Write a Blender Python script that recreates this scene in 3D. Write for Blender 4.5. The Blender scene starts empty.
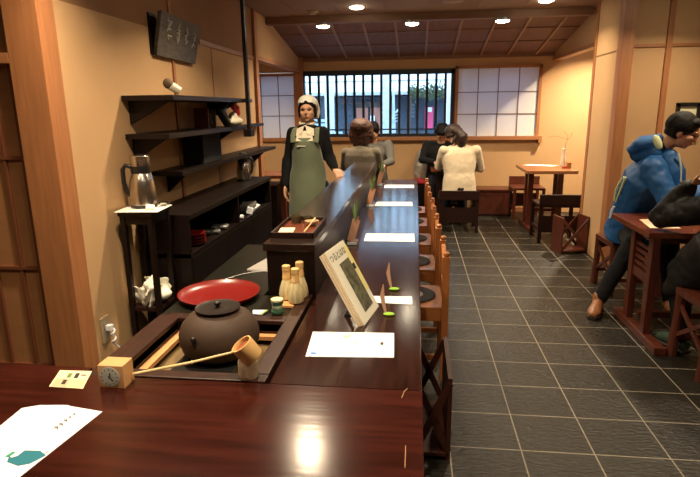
import bpy, bmesh, math, random
from mathutils import Vector, Matrix, noise
PI = math.pi
random.seed(4)
SC = bpy.context.scene
COL = SC.collection

# ------------------------------------------------------------------ camera
CAMH = 1.45
pitch, yaw, roll = .2350, .1207, -.0132
_cy, _sy, _cp, _sp = math.cos(yaw), math.sin(yaw), math.cos(pitch), math.sin(pitch)
F = Vector((-_sy*_cp, _cy*_cp, -_sp)); R0 = Vector((_cy, _sy, 0)); U0 = R0.cross(F)
R1 = R0*math.cos(roll)+U0*math.sin(roll); U1 = -R0*math.sin(roll)+U0*math.cos(roll)
cd = bpy.data.cameras.new('camera'); cam = bpy.data.objects.new('camera', cd); COL.objects.link(cam)
m = Matrix((R1, U1, -F)).transposed().to_4x4(); m.translation = (0, 0, CAMH)
cam.matrix_world = m
cd.sensor_width = 36; cd.lens = 543.3/700*36; cd.clip_start = .02
SC.camera = cam

# ------------------------------------------------------------------ world and view
w = bpy.data.worlds.new('world'); SC.world = w; w.use_nodes = True
bgn = w.node_tree.nodes['Background']
bgn.inputs[0].default_value = (.50, .72, 1.0, 1); bgn.inputs[1].default_value = 6.5
SC.view_settings.view_transform = 'Standard'; SC.view_settings.look = 'None'
SC.view_settings.gamma = 1; SC.view_settings.use_curve_mapping = False
SC.view_settings.exposure = 0.45
LAMP_W = 12
LAMP_COL = (1.0, .79, .525)

def area_light(name, loc, power, size=.11, spread=140, col=LAMP_COL, rot=(0, 0, 0)):
    l = bpy.data.lights.new(name, 'AREA'); l.shape = 'DISK'; l.size = size; l.energy = power; l.color = col
    l.spread = math.radians(spread)
    o = bpy.data.objects.new(name, l); COL.objects.link(o); o.location = loc; o.rotation_euler = rot
    return o

# ------------------------------------------------------------------ materials
def srgb(r, g, b):
    f = lambda c: (c/255/12.92) if c/255 <= .04045 else ((c/255+.055)/1.055)**2.4
    return (f(r), f(g), f(b), 1)
MATS = {}
def mat(name, col, rough=.6, metal=0, var=0, scale=8, stretch=(1, 1, 1), bump=0, bscale=None, coat=0, emit=None, alpha=None, sheen=0, trans=0, spec=.5, detail=5):
    if name in MATS: return MATS[name]
    m = bpy.data.materials.new(name); m.use_nodes = True; nt = m.node_tree; b = nt.nodes['Principled BSDF']
    b.inputs['Base Color'].default_value = col; b.inputs['Roughness'].default_value = rough
    b.inputs['Metallic'].default_value = metal; b.inputs['Specular IOR Level'].default_value = spec
    if coat: b.inputs['Coat Weight'].default_value = coat; b.inputs['Coat Roughness'].default_value = .12
    if sheen: b.inputs['Sheen Weight'].default_value = sheen
    if trans: b.inputs['Transmission Weight'].default_value = trans
    if emit: b.inputs['Emission Color'].default_value = emit[0]; b.inputs['Emission Strength'].default_value = emit[1]
    if var or bump:
        tc = nt.nodes.new('ShaderNodeTexCoord'); mp = nt.nodes.new('ShaderNodeMapping')
        mp.inputs['Scale'].default_value = stretch
        nt.links.new(tc.outputs['Object'], mp.inputs[0])
    if var:
        n = nt.nodes.new('ShaderNodeTexNoise'); n.inputs['Scale'].default_value = scale; n.inputs['Detail'].default_value = detail
        nt.links.new(mp.outputs[0], n.inputs['Vector'])
        r = nt.nodes.new('ShaderNodeMapRange'); r.inputs[1].default_value = .25; r.inputs[2].default_value = .75
        r.inputs[3].default_value = 1-var; r.inputs[4].default_value = 1+var
        nt.links.new(n.outputs[0], r.inputs[0])
        mx = nt.nodes.new('ShaderNodeVectorMath'); mx.operation = 'SCALE'
        mx.inputs[0].default_value = col[:3]; nt.links.new(r.outputs[0], mx.inputs['Scale'])
        nt.links.new(mx.outputs[0], b.inputs['Base Color'])
    if bump:
        n2 = nt.nodes.new('ShaderNodeTexNoise'); n2.inputs['Scale'].default_value = bscale or scale; n2.inputs['Detail'].default_value = 4
        nt.links.new(mp.outputs[0], n2.inputs['Vector'])
        bp = nt.nodes.new('ShaderNodeBump'); bp.inputs['Strength'].default_value = bump; bp.inputs['Distance'].default_value = .01
        nt.links.new(n2.outputs[0], bp.inputs['Height']); nt.links.new(bp.outputs[0], b.inputs['Normal'])
    MATS[name] = m
    return m

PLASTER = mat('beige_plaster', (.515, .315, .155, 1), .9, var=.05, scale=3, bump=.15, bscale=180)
PLASTER_SHADE = mat('shaded_plaster', (.27, .135, .062, 1), .9, var=.05, scale=3, bump=.15, bscale=150)  # upper-wall shade put into a darker copy of the plaster colour
CEIL = mat('ceiling_board', (.29, .185, .12, 1), .8, var=.06, scale=4, stretch=(4, .6, 1))
SLOPE = mat('brown_ceiling_board', (.20, .10, .06, 1), .7, var=.15, scale=5, stretch=(4, .6, 4))
CEDAR = mat('cedar', (.36, .145, .055, 1), .5, var=.18, scale=6, stretch=(8, 8, .6), bump=.04)
CEDAR_H = mat('cedar_rail', (.36, .15, .06, 1), .5, var=.15, scale=6, stretch=(.8, 8, 8))
CEDAR_Y = mat('cedar_rail_lengthwise', (.36, .16, .07, 1), .5, var=.15, scale=6, stretch=(8, .8, 8))
BEAM = mat('ceiling_beam_wood', (.22, .115, .065, 1), .6, var=.15, scale=6, stretch=(.8, 8, 8))
BATTEN = mat('ceiling_batten_wood', (.34, .19, .10, 1), .6)
SHOJI = mat('shoji_paper', (.80, .76, .70, 1), .9)
_n = SHOJI.node_tree; _tr = _n.nodes.new('ShaderNodeBsdfTranslucent'); _tr.inputs[0].default_value = (.80, .84, .95, 1)
_mx = _n.nodes.new('ShaderNodeMixShader'); _mx.inputs[0].default_value = .22
_n.links.new(_n.nodes['Principled BSDF'].outputs[0], _mx.inputs[1]); _n.links.new(_tr.outputs[0], _mx.inputs[2]); _n.links.new(_mx.outputs[0], _n.nodes['Material Output'].inputs[0])
FUSUMA = mat('tan_door_paper', (.34, .15, .055, 1), .8, var=.08, scale=5, stretch=(1, 1, 5))
LACQ = mat('dark_red_lacquered_wood', (.034, .0065, .004, 1), .17, var=.5, scale=5, stretch=(.7, 9, 9), bump=.03, spec=.4)
LACQ_Y = mat('dark_brown_lacquered_wood', (.022, .0065, .0042, 1), .15, var=.5, scale=7, stretch=(9, .7, 9), bump=.025, bscale=14, spec=.42)
RISER = mat('dark_brown_satin_board', (.015, .007, .005, 1), .20, var=.3, scale=7, stretch=(9, .7, 9), spec=.42)
FRAME = mat('dark_red_wood_frame', (.030, .010, .006, 1), .38, var=.3, scale=7, stretch=(3, 3, 3), spec=.35)
BLACKW = mat('black_stained_wood', (.008, .004, .003, 1), .42, var=.2, scale=6, stretch=(5, 1, 5), spec=.25)
DARKTOP = mat('dark_green_black_top', (.009, .009, .006, 1), .3, var=.15, scale=5, spec=.3)
CHAIRW = mat('orange_brown_wood', (.36, .125, .035, 1), .4, var=.18, scale=7, stretch=(6, 6, 1), coat=.1)
REDW = mat('red_brown_wood', (.085, .020, .010, 1), .38, var=.3, scale=6, stretch=(5, 5, 1), coat=.1)
REDTOP = mat('red_brown_table_top', (.16, .038, .016, 1), .25, var=.2, scale=5, stretch=(1, 5, 5), coat=.4)
DKRED = mat('dark_red_brown_wood', (.018, .006, .005, 1), .42, var=.2, scale=6, stretch=(1, 5, 5), spec=.3)
ORTOP = mat('light_brown_table_top', (.25, .10, .038, 1), .35, var=.2, scale=5, stretch=(1, 6, 6), coat=.2)
WHITE = mat('white_paper', (.80, .83, .88, 1), .7)
WHITE_C = mat('white_cloth', (.80, .78, .72, 1), .9, bump=.2, bscale=60)
STEEL = mat('brushed_steel', (.55, .52, .48, 1), .25, metal=1, var=.1, scale=20, stretch=(1, 1, .05))
BLACKP = mat('black_plastic', (.012, .012, .012, 1), .35)
IRON = mat('brown_cast_iron', (.055, .032, .021, 1), .66, var=.12, scale=14, bump=.10, bscale=220, spec=.3)
IRON_L = mat('dark_iron_lid', (.018, .011, .008, 1), .38, metal=.3, bump=.15, bscale=90)
REDL = mat('red_lacquer', (.17, .006, .004, 1), .3, coat=.3)
BAMBOO = mat('bamboo', (.66, .42, .17, 1), .5, var=.15, scale=9, stretch=(3, 3, .6))
BAMBOO_L = mat('pale_bamboo_handle', (.78, .60, .30, 1), .45)
BAMBOO_T = mat('bamboo_tines', (.60, .50, .28, 1), .6, var=.35, scale=60, stretch=(1, 1, .05))
BRASS = mat('ash_bed', (.16, .10, .035, 1), .8, var=.3, scale=12)
COPPER = mat('bare_wood_lining', (.62, .30, .12, 1), .5, var=.1)
GREEN = mat('green_apron_cloth', (.125, .145, .088, 1), .85, var=.1, scale=6, sheen=.2)
BLK = mat('black_knit', (.008, .008, .009, 1), .9, spec=.2)
BLKJ = mat('black_quilted_nylon', (.009, .008, .008, 1), .55, var=.3, scale=9, bump=.35, bscale=30, spec=.35)
BLUEJ = mat('blue_shell_fabric', (.008, .085, .27, 1), .55, var=.12, scale=7, bump=.25, bscale=14)
NEON = mat('pale_lime_lining', (.80, .88, .50, 1), .7)
CREAM = mat('cream_knit', (.50, .42, .30, 1), .95, bump=.3, bscale=140, sheen=.2)
GREYK = mat('grey_brown_knit', (.105, .085, .06, 1), .95, bump=.3, bscale=140, sheen=.2)
GREYK2 = mat('grey_knit', (.11, .105, .095, 1), .95, bump=.3, bscale=140)
NAVY = mat('dark_trouser_cloth', (.010, .010, .013, 1), .9, spec=.2)
SKIN = mat('skin', (.56, .31, .19, 1), .6)
SKIN2 = mat('tan_skin', (.50, .25, .15, 1), .55)
HAIRB = mat('black_hair', (.004, .003, .0027, 1), .65, var=.4, scale=30, stretch=(4, 4, .4), bump=.4, bscale=60, spec=.2)
HAIRR = mat('reddish_brown_hair', (.050, .016, .009, 1), .58, var=.6, scale=25, stretch=(4, 4, .4), bump=.4, bscale=60)
HAIRD = mat('dark_brown_hair', (.020, .008, .006, 1), .55, var=.5, scale=25, stretch=(4, 4, .4), bump=.4, bscale=60)
EYE = mat('dark_eye', (.01, .008, .007, 1), .3)
LIP = mat('lips', (.42, .12, .09, 1), .5)
LEATH = mat('tan_leather', (.30, .115, .045, 1), .4, var=.2, scale=14)
SOLE = mat('dark_sole', (.03, .018, .012, 1), .7)
GLOW = mat('lamp_diffuser', (1, .9, .75, 1), .5, emit=((1, .86, .62, 1), 42))
GREYM = mat('grey_metal', (.25, .25, .25, 1), .4, metal=.7)
NAVYW = mat('dark_navy_window_wood', (.006, .009, .016, 1), .5)
INK = mat('black_ink', (.02, .02, .02, 1), .7)
TEAL = mat('teal_ink', (.004, .16, .23, 1), .7)
BLUEI = mat('blue_ink', (.06, .22, .55, 1), .7)
LEAFG = mat('bright_green', (.28, .55, .03, 1), .4)
LEAFD = mat('green_leaf', (.13, .22, .06, 1), .5)
YEL = mat('yellow_ink', (.82, .76, .30, 1), .6)
PHOTO = mat('dark_green_photo', (.10, .105, .065, 1), .5, var=.95, scale=38, detail=8)
PALE = mat('pale_yellow_paper', (.78, .74, .50, 1), .6)
CUSH = mat('dark_seat_cushion', (.012, .010, .012, 1), .8)
CUSHL = mat('grey_seat_ring', (.30, .26, .24, 1), .7)
STONE = mat('grey_render', (.17, .19, .22, 1), .8, var=.1)
TEACAN = mat('green_enamel', (.045, .11, .065, 1), .4)
PINK = mat('pink_print', (.70, .06, .16, 1), .6)

# ------------------------------------------------------------------ mesh helpers
def NB(): return bmesh.new()
def box(bm, x0, x1, y0, y1, z0, z1, bev=0.0, M=None):
    vs = [bm.verts.new((x, y, z)) for x in (x0, x1) for y in (y0, y1) for z in (z0, z1)]
    fs = [(0, 1, 3, 2), (4, 6, 7, 5), (0, 4, 5, 1), (2, 3, 7, 6), (0, 2, 6, 4), (1, 5, 7, 3)]
    faces = [bm.faces.new([vs[i] for i in f]) for f in fs]
    if bev > 0:
        es = list({e for f in faces for e in f.edges})
        r = bmesh.ops.bevel(bm, geom=es, offset=bev, segments=2, profile=.7, affect='EDGES')
        vs = list({v for v in r['verts']})
    if M is not None:
        bmesh.ops.transform(bm, matrix=M, verts=vs)
    return vs
def rbox(bm, c, size, rot=(0, 0, 0), bev=0.0):
    """box centred at c, rotated by euler rot"""
    from mathutils import Euler
    M = Matrix.Translation(c) @ Euler(rot).to_matrix().to_4x4()
    return box(bm, -size[0]/2, size[0]/2, -size[1]/2, size[1]/2, -size[2]/2, size[2]/2, bev, M)
def bar(bm, a, b, w, h, bev=0.0, up=(0, 0, 1)):
    """rectangular bar from a to b; w sideways, h along up"""
    a = Vector(a); b = Vector(b); d = (b-a); L = d.length; d.normalize(); up = Vector(up)
    s = d.cross(up)
    if s.length < 1e-4: s = d.cross(Vector((1, 0, 0)))
    s.normalize(); u = s.cross(d)
    M = Matrix((d, s, u)).transposed().to_4x4(); M.translation = (a+b)/2
    return box(bm, -L/2, L/2, -w/2, w/2, -h/2, h/2, bev, M)
def tube(bm, pts, rad, n=12, xdir=None, cap=True):
    pts = [Vector(p) for p in pts]; rings = []
    prev = None
    for i, p in enumerate(pts):
        d = (pts[min(i+1, len(pts)-1)]-pts[max(i-1, 0)]).normalized()
        if xdir is not None: x = Vector(xdir)
        elif prev is not None: x = prev
        else: x = Vector((0, 0, 1)) if abs(d.z) < .9 else Vector((1, 0, 0))
        x = (x-d*x.dot(d)).normalized(); prev = x; y = d.cross(x)
        r = rad[i] if isinstance(rad, (list, tuple)) else rad
        rx, ry = r if isinstance(r, (list, tuple)) else (r, r)
        rings.append([bm.verts.new(p+x*math.cos(t)*rx+y*math.sin(t)*ry) for t in (2*PI*k/n for k in range(n))])
    for a, b in zip(rings, rings[1:]):
        for k in range(n): bm.faces.new((a[k], a[(k+1) % n], b[(k+1) % n], b[k]))
    if cap: bm.faces.new(rings[0][::-1]); bm.faces.new(rings[-1])
    return [v for r in rings for v in r]
def lathe(bm, prof, n=28, c=(0, 0, 0), M=None):
    """prof: (r, z) from bottom to top"""
    rings = []; new = []
    for r, z in prof:
        if r < 1e-6: v = bm.verts.new((0, 0, z)); rings.append([v]); new.append(v)
        else:
            rg = [bm.verts.new((r*math.cos(2*PI*k/n), r*math.sin(2*PI*k/n), z)) for k in range(n)]; rings.append(rg); new += rg
    for a, b in zip(rings, rings[1:]):
        if len(a) == 1 and len(b) == 1: continue
        for k in range(n):
            k2 = (k+1) % n
            if len(a) == 1: bm.faces.new((a[0], b[k2], b[k]))
            elif len(b) == 1: bm.faces.new((a[k], a[k2], b[0]))
            else: bm.faces.new((a[k], a[k2], b[k2], b[k]))
    T = Matrix.Translation(c) @ (M if M is not None else Matrix.Identity(4))
    bmesh.ops.transform(bm, matrix=T, verts=new)
    return new
def ell(bm, c, r, rot=None, n=16, m=10):
    prof = [(math.sin(PI*i/m), -math.cos(PI*i/m)) for i in range(m+1)]; prof[0] = (0, -1); prof[-1] = (0, 1)
    S = Matrix.Diagonal((r[0], r[1], r[2], 1))
    if rot is not None:
        from mathutils import Euler
        S = Euler(rot).to_matrix().to_4x4() @ S
    return lathe(bm, prof, n, c, S)
def quad(bm, ps): return bm.faces.new([bm.verts.new(p) for p in ps])
def prism(bm, pts, d):
    """closed polygon pts extruded by vector d"""
    a = [bm.verts.new(p) for p in pts]; b = [bm.verts.new(Vector(p)+Vector(d)) for p in pts]
    n = len(pts); bm.faces.new(a); bm.faces.new(b[::-1])
    for i in range(n): bm.faces.new((a[i], b[i], b[(i+1) % n], a[(i+1) % n]))
def ob(name, bm, m, parent=None, smooth=False, world=None):
    """one mesh object; with a parent the verts are given in world space when world is the parent's location"""
    bmesh.ops.recalc_face_normals(bm, faces=bm.faces)
    if world is not None:
        bmesh.ops.translate(bm, verts=bm.verts, vec=-Vector(world))
    me = bpy.data.meshes.new(name); bm.to_mesh(me); bm.free(); me.materials.append(m)
    if smooth:
        for p in me.polygons: p.use_smooth = True
        try: me.set_sharp_from_angle(angle=math.radians(40))
        except Exception: pass
    o = bpy.data.objects.new(name, me); COL.objects.link(o)
    if parent is not None: o.parent = parent
    return o
def tag(o, label, cat, group=None, kind=None):
    if label: o['label'] = label
    if cat: o['category'] = cat
    if group: o['group'] = group
    if kind: o['kind'] = kind
    return o
def thing(name, label, cat, loc=(0, 0, 0), rz=0, group=None):
    o = bpy.data.objects.new(name, None); COL.objects.link(o); o.location = loc; o.rotation_euler = (0, 0, rz)
    o.empty_display_size = .1
    return tag(o, label, cat, group)
def P(root, name, bm, m, smooth=False, label=None):
    """part whose verts are in world space (root not rotated)"""
    top = root; off = Vector((0, 0, 0))
    while top is not None: off += Vector(top.location); top = top.parent
    o = ob(name, bm, m, root, smooth, world=off)
    if label: o['label'] = label
    return o
def single(name, bm, m, label, cat, group=None, smooth=False, loc=None):
    """a thing that is one mesh; origin moved to its base"""
    if loc is None:
        xs = [v.co for v in bm.verts]; loc = Vector((sum(v.x for v in xs)/len(xs), sum(v.y for v in xs)/len(xs), min(v.z for v in xs)))
    bmesh.ops.translate(bm, verts=bm.verts, vec=-Vector(loc))
    o = ob(name, bm, m, None, smooth); o.location = loc
    return tag(o, label, cat, group)
def struct(name, bm, m, parent=None, smooth=False):
    o = ob(name, bm, m, parent, smooth)
    if parent is None: o['kind'] = 'structure'
    return o
def dup(root, loc=None, rz=None, label=None):
    r = root.copy(); COL.objects.link(r)
    if loc is not None: r.location = loc
    if rz is not None: r.rotation_euler = (0, 0, rz)
    if label: r['label'] = label
    for ch in list(root.children):
        c = ch.copy(); COL.objects.link(c); c.parent = r
        for g in list(ch.children):
            d = g.copy(); COL.objects.link(d); d.parent = c
    return r
def text_bm(s, size, M):
    cu = bpy.data.curves.new('t', 'FONT'); cu.body = s; cu.size = size; cu.align_x = 'CENTER'; cu.align_y = 'CENTER'
    o = bpy.data.objects.new('t', cu); COL.objects.link(o)
    dg = bpy.context.evaluated_depsgraph_get(); me = bpy.data.meshes.new_from_object(o.evaluated_get(dg))
    bm = bmesh.new(); bm.from_mesh(me); bmesh.ops.transform(bm, matrix=M, verts=bm.verts)
    bpy.data.objects.remove(o); bpy.data.curves.remove(cu); bpy.data.meshes.remove(me)
    return bm
def fuse(bm, voxel=.008, smooth=2, amp=0.0, freq=12, z_amp=1):
    """turn overlapping solids into one continuous skin"""
    bmesh.ops.recalc_face_normals(bm, faces=bm.faces)
    me = bpy.data.meshes.new('f'); bm.to_mesh(me); bm.free()
    o = bpy.data.objects.new('f', me); COL.objects.link(o)
    md = o.modifiers.new('r', 'REMESH'); md.mode = 'VOXEL'; md.voxel_size = voxel
    if smooth:
        s = o.modifiers.new('s', 'SMOOTH'); s.factor = .5; s.iterations = smooth
    dg = bpy.context.evaluated_depsgraph_get(); e = bpy.data.meshes.new_from_object(o.evaluated_get(dg))
    b = bmesh.new(); b.from_mesh(e)
    bpy.data.objects.remove(o); bpy.data.meshes.remove(me); bpy.data.meshes.remove(e)
    if amp:
        b.normal_update()
        for v in b.verts:
            n = noise.noise(Vector((v.co.x, v.co.y, v.co.z*z_amp))*freq)+.5*noise.noise(v.co*freq*2.3)
            v.co += v.normal*n*amp
    return b

# ================================================================== SETTING
ZC = 2.41; YF = 7.8; WL = -1.62
# floor: dark slate tiles with pale joints
fm = bpy.data.materials.new('slate_floor_tiles'); fm.use_nodes = True; nt = fm.node_tree; pb = nt.nodes['Principled BSDF']
tc = nt.nodes.new('ShaderNodeTexCoord'); mp = nt.nodes.new('ShaderNodeMapping')
mp.inputs['Location'].default_value = (-.4741+20*.3059, -2.1458+20*.285, 0)
nt.links.new(tc.outputs['Object'], mp.inputs[0])
br = nt.nodes.new('ShaderNodeTexBrick'); br.offset = 0; br.squash = 1
br.inputs['Brick Width'].default_value = .3059; br.inputs['Row Height'].default_value = .285; br.inputs['Scale'].default_value = 1
br.inputs['Mortar Size'].default_value = .0032; br.inputs['Mortar Smooth'].default_value = .1; br.inputs['Bias'].default_value = 0
br.inputs['Color1'].default_value = (.010, .0085, .006, 1); br.inputs['Color2'].default_value = (.017, .0142, .010, 1)
br.inputs['Mortar'].default_value = (.26, .23, .18, 1)
nt.links.new(mp.outputs[0], br.inputs['Vector']); nt.links.new(br.outputs['Color'], pb.inputs['Base Color'])
nz = nt.nodes.new('ShaderNodeTexNoise'); nz.inputs['Scale'].default_value = 26; nz.inputs['Detail'].default_value = 7; nz.inputs['Distortion'].default_value = .6
mp2 = nt.nodes.new('ShaderNodeMapping'); mp2.inputs['Scale'].default_value = (1.0, 2.4, 1)
nt.links.new(tc.outputs['Object'], mp2.inputs[0]); nt.links.new(mp2.outputs[0], nz.inputs['Vector'])
sb = nt.nodes.new('ShaderNodeMath'); sb.operation = 'SUBTRACT'; nt.links.new(nz.outputs[0], sb.inputs[0]); nt.links.new(br.outputs['Fac'], sb.inputs[1])
bu = nt.nodes.new('ShaderNodeBump'); bu.inputs['Strength'].default_value = .55; bu.inputs['Distance'].default_value = .012
nt.links.new(sb.outputs[0], bu.inputs['Height']); nt.links.new(bu.outputs[0], pb.inputs['Normal'])
pb.inputs['Roughness'].default_value = .40; pb.inputs['Specular IOR Level'].default_value = .42
b = NB(); box(b, -3.2, 3.4, -1.5, YF+.1, -.1, 0); struct('floor', b, fm)
# ceilings
b = NB(); box(b, -3.2, 3.4, -1.5, 6.2, ZC, ZC+.08)
box(b, -3.2, WL, 6.2, YF+.1, ZC, ZC+.08); box(b, 1.9, 3.4, 6.2, YF+.1, ZC, ZC+.08)
CE = struct('ceiling', b, CEIL)
b = NB()
for x in [-2.6+.455*i for i in range(13)]: box(b, x-.003, x+.003, -1.4, 6.1, ZC-.003, ZC+.002)
struct('trim_1', b, BEAM)
ZS = 2.125
def slz(y): return ZC-.01+(ZS-ZC+.01)*(y-6.16)/(YF-6.16)
b = NB(); prism(b, [(WL, 6.16, slz(6.16)), (1.9, 6.16, slz(6.16)), (1.9, YF+.1, slz(YF+.1)), (WL, YF+.1, slz(YF+.1))], (0, 0, .1))
struct('ceiling_slope', b, SLOPE)
for x in (-1.323, -.951, -.595, -.241, .115, .480, .84, 1.195, 1.56):
    b = NB(); bar(b, (x, 6.2, slz(6.2)-.011), (x, YF, slz(YF)-.011), .026, .024); struct('trim_2', b, BATTEN)
for y in (6.7, 7.2):
    b = NB(); bar(b, (WL, y, slz(y)-.004), (1.82, y, slz(y)-.004), .03, .012); struct('trim_3', b, BEAM)
b = NB(); bar(b, (WL, YF-.02, ZS-.012), (1.82, YF-.02, ZS-.012), .05, .05); struct('trim_4', b, BEAM)
b = NB(); box(b, WL, 1.75, 6.06, 6.17, 2.335, ZC+.01, .004); struct('trim_5', b, BEAM)
# far wall with window openings
WX0, WX1, WZ0, WZ1 = -1.605, .515, 1.06, 1.95
b = NB()
box(b, -3.2, 3.4, YF, YF+.12, WZ1+.0, 2.5); box(b, -3.2, 3.4, YF, YF+.12, 0, WZ0)
box(b, -3.2, -2.42, YF, YF+.12, WZ0, WZ1); box(b, WL-.08, WX0, YF, YF+.12, WZ0, WZ1); box(b, WX1, .57, YF, YF+.12, WZ0, WZ1); box(b, 1.615, 3.4, YF, YF+.12, WZ0, WZ1)
struct('wall_far', b, PLASTER)
# left wall
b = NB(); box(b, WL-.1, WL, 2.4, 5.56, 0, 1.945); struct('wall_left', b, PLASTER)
b = NB(); box(b, WL-.1, WL, 2.4, 5.56, 1.945, ZC); struct('wall_left_upper', b, PLASTER_SHADE)
b = NB(); box(b, WL-.06, WL, 5.6, YF, 1.985, ZC); struct('wall_hanging_left', b, PLASTER)
b = NB(); box(b, WL-.08, WL+.015, 5.6, YF-.002, 1.945, 1.985, .002); struct('trim_6', b, CEDAR_Y)
b = NB(); box(b, WL-.09, WL+.03, 5.53, 5.62, 0, ZC, .003); struct('trim_7', b, CEDAR)
b = NB(); box(b, WL-.01, WL+.012, 4.12, 5.53, 1.93, 1.965); struct('trim_8', b, CEDAR_Y)
b = NB(); box(b, WL-.01, WL+.012, 3.62, 3.655, 0, ZC); struct('trim_9', b, CEDAR)
b = NB(); box(b, WL-.01, WL+.005, 4.365, 4.38, 0, 1.94); struct('trim_10', b, CEDAR)
b = NB(); box(b, WL-.08, WL+.05, YF-.09, YF-.005, 0, 2.14, .003); struct('trim_11', b, CEDAR)
# room beyond, far left and the back of the house
b = NB(); box(b, -3.2, -3.1, 2.2, YF, 0, ZC); struct('wall_side_left', b, PLASTER)
b = NB(); box(b, -3.2, 3.4, -1.5, -1.4, 0, ZC); struct('wall_back', b, PLASTER)
b = NB(); box(b, -3.2, -3.1, -1.4, 2.2, 0, ZC); struct('wall_near_left', b, PLASTER)
b = NB(); box(b, 3.3, 3.4, -1.4, YF, 0, ZC); struct('wall_right', b, PLASTER)
# near left corner: big post and papered sliding door
PY = 2.29
b = NB(); box(b, -1.765, -1.603, PY, 2.41, 0, ZC, .004); struct('trim_12', b, CEDAR)
b = NB(); box(b, -3.1, -1.765, PY+.03, PY+.11, 1.70, ZC); struct('wall_near', b, PLASTER_SHADE)
b = NB(); box(b, -3.1, -1.765, PY, PY+.1, 1.66, 1.705, .003); struct('trim_13', b, CEDAR_H)
dr = NB(); box(dr, -3.1, -1.765, PY+.055, PY+.065, 0, 1.66)
DOOR = struct('door_1', dr, FUSUMA)
b = NB()
box(b, -1.80, -1.77, PY+.03, PY+.07, 0, 1.66)
for x in (-1.895, -2.03, -2.165, -2.30, -2.435): box(b, x-.006, x+.006, PY+.04, PY+.056, 0, 1.66)
for z in (.20, .715, 1.247): box(b, -3.1, -1.77, PY+.038, PY+.056, z-.008, z+.008)
P(DOOR, 'lattice', b, mat('red_brown_lattice', (.16, .05, .022, 1), .5))
# right: hanging wall, alcove side wall, pillar, front wall
b = NB(); box(b, 1.80, 1.87, 5.9, YF, 2.07, ZC); struct('wall_hanging_right', b, PLASTER)
b = NB(); box(b, 1.785, 1.885, 5.85, YF-.002, 2.03, 2.07, .002); struct('trim_14', b, CEDAR_Y)
b = NB(); box(b, 1.735, 1.86, 5.20, 5.86, 0, ZC); struct('wall_pier', b, PLASTER)
b = NB(); box(b, 1.728, 1.80, 5.80, 5.87, 0, ZC, .002); struct('trim_15', b, CEDAR)
b = NB(); box(b, 1.731, 1.736, 5.26, 5.79, 1.905, 1.915); struct('trim_16', b, BEAM)
b = NB(); box(b, 1.728, 1.825, 5.10, 5.22, 0, ZC, .003); struct('trim_17', b, CEDAR)
b = NB(); box(b, 1.84, 3.3, 5.20, 5.3, 0, ZC); struct('wall_right_front', b, PLASTER)
b = NB(); box(b, 2.115, 2.16, 5.17, 5.21, 0, ZC, .002); struct('trim_18', b, CEDAR)
b = NB(); box(b, 1.84, 3.3, 5.188, 5.202, 1.93, 1.955); struct('trim_19', b, CEDAR_H)
b = NB(); box(b, -1.57, 1.9, YF-.012, YF, 0, .06); struct('baseboard_far', b, CEDAR_H)

# ---- main window: dark frame, vertical bars, glass
fb = NB()
box(fb, WX0, WX1, YF-.03, YF+.05, WZ1-.055, WZ1+.01); box(fb, WX0, WX1, YF-.03, YF+.05, WZ0-.005, WZ0+.04)
box(fb, WX0, WX0+.05, YF-.03, YF+.05, WZ0, WZ1); box(fb, WX1-.045, WX1, YF-.03, YF+.05, WZ0, WZ1)
box(fb, WX0, WX1, YF+.045, YF+.06, WZ0+.085, WZ0+.105)
WIN = struct('window_1', fb, NAVYW)
bb = NB()
for i in range(16):
    x = WX0+.05+.1255*(i+.55)
    box(bb, x-.017, x+.017, YF-.005, YF+.03, WZ0+.02, WZ1-.03)
P(WIN, 'window_bars', bb, NAVYW)
gm = bpy.data.materials.new('window_glass'); gm.use_nodes = True; g = gm.node_tree
for n in list(g.nodes): g.nodes.remove(n)
go = g.nodes.new('ShaderNodeOutputMaterial'); gt = g.nodes.new('ShaderNodeBsdfTransparent'); gg = g.nodes.new('ShaderNodeBsdfGlossy'); gx = g.nodes.new('ShaderNodeMixShader')
gt.inputs[0].default_value = (.93, .97, .98, 1); gg.inputs['Roughness'].default_value = .02; gx.inputs[0].default_value = .05
g.links.new(gt.outputs[0], gx.inputs[1]); g.links.new(gg.outputs[0], gx.inputs[2]); g.links.new(gx.outputs[0], go.inputs[0])
b = NB(); box(b, WX0+.03, WX1-.03, YF+.07, YF+.075, WZ0, WZ1); P(WIN, 'glass', b, gm)
b = NB(); box(b, WX0-.02, 1.70, YF-.075, YF, WZ0-.055, WZ0-.005, .004); box(b, 1.655, 1.70, YF-.075, YF, WZ0-.10, WZ0-.05, .003); struct('trim_20', b, CEDAR_H)
# shoji panels (opaque to the room, paper on lattice)
def shoji(name, x0, x1, z0, z1, xs, zs, tr):
    b = NB(); box(b, x0, x1, YF-.012, YF-.006, z0, z1); S = struct(name, b, SHOJI)
    f = NB(); box(f, x0-.03, x0+.008, YF-.035, YF-.002, z0-.02, z1+.03); box(f, x1-.008, x1+.03, YF-.035, YF-.002, z0-.02, z1+.03)
    box(f, x0-.03, x1+.03, YF-.035, YF-.002, z1-.004, z1+.035); box(f, x0-.03, x1+.03, YF-.035, YF-.002, z0-.045, z0+.004)
    P(S, 'window_frame', f, CEDAR)
    k = NB()
    for x in xs: box(k, x-.005, x+.005, YF-.022, YF-.011, z0, z1)
    for z in zs: box(k, x0, x1, YF-.022, YF-.011, z-.005, z+.005)
    P(S, 'lattice', k, BEAM)
shoji('window_2', .555, 1.63, 1.05, 1.955, (.831, 1.098, 1.368), (1.351, 1.642), 0)
shoji('window_3', -2.45, WL-.075, 1.045, 1.905, (-1.937, -2.19), (1.357, 1.637), 0)

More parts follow.
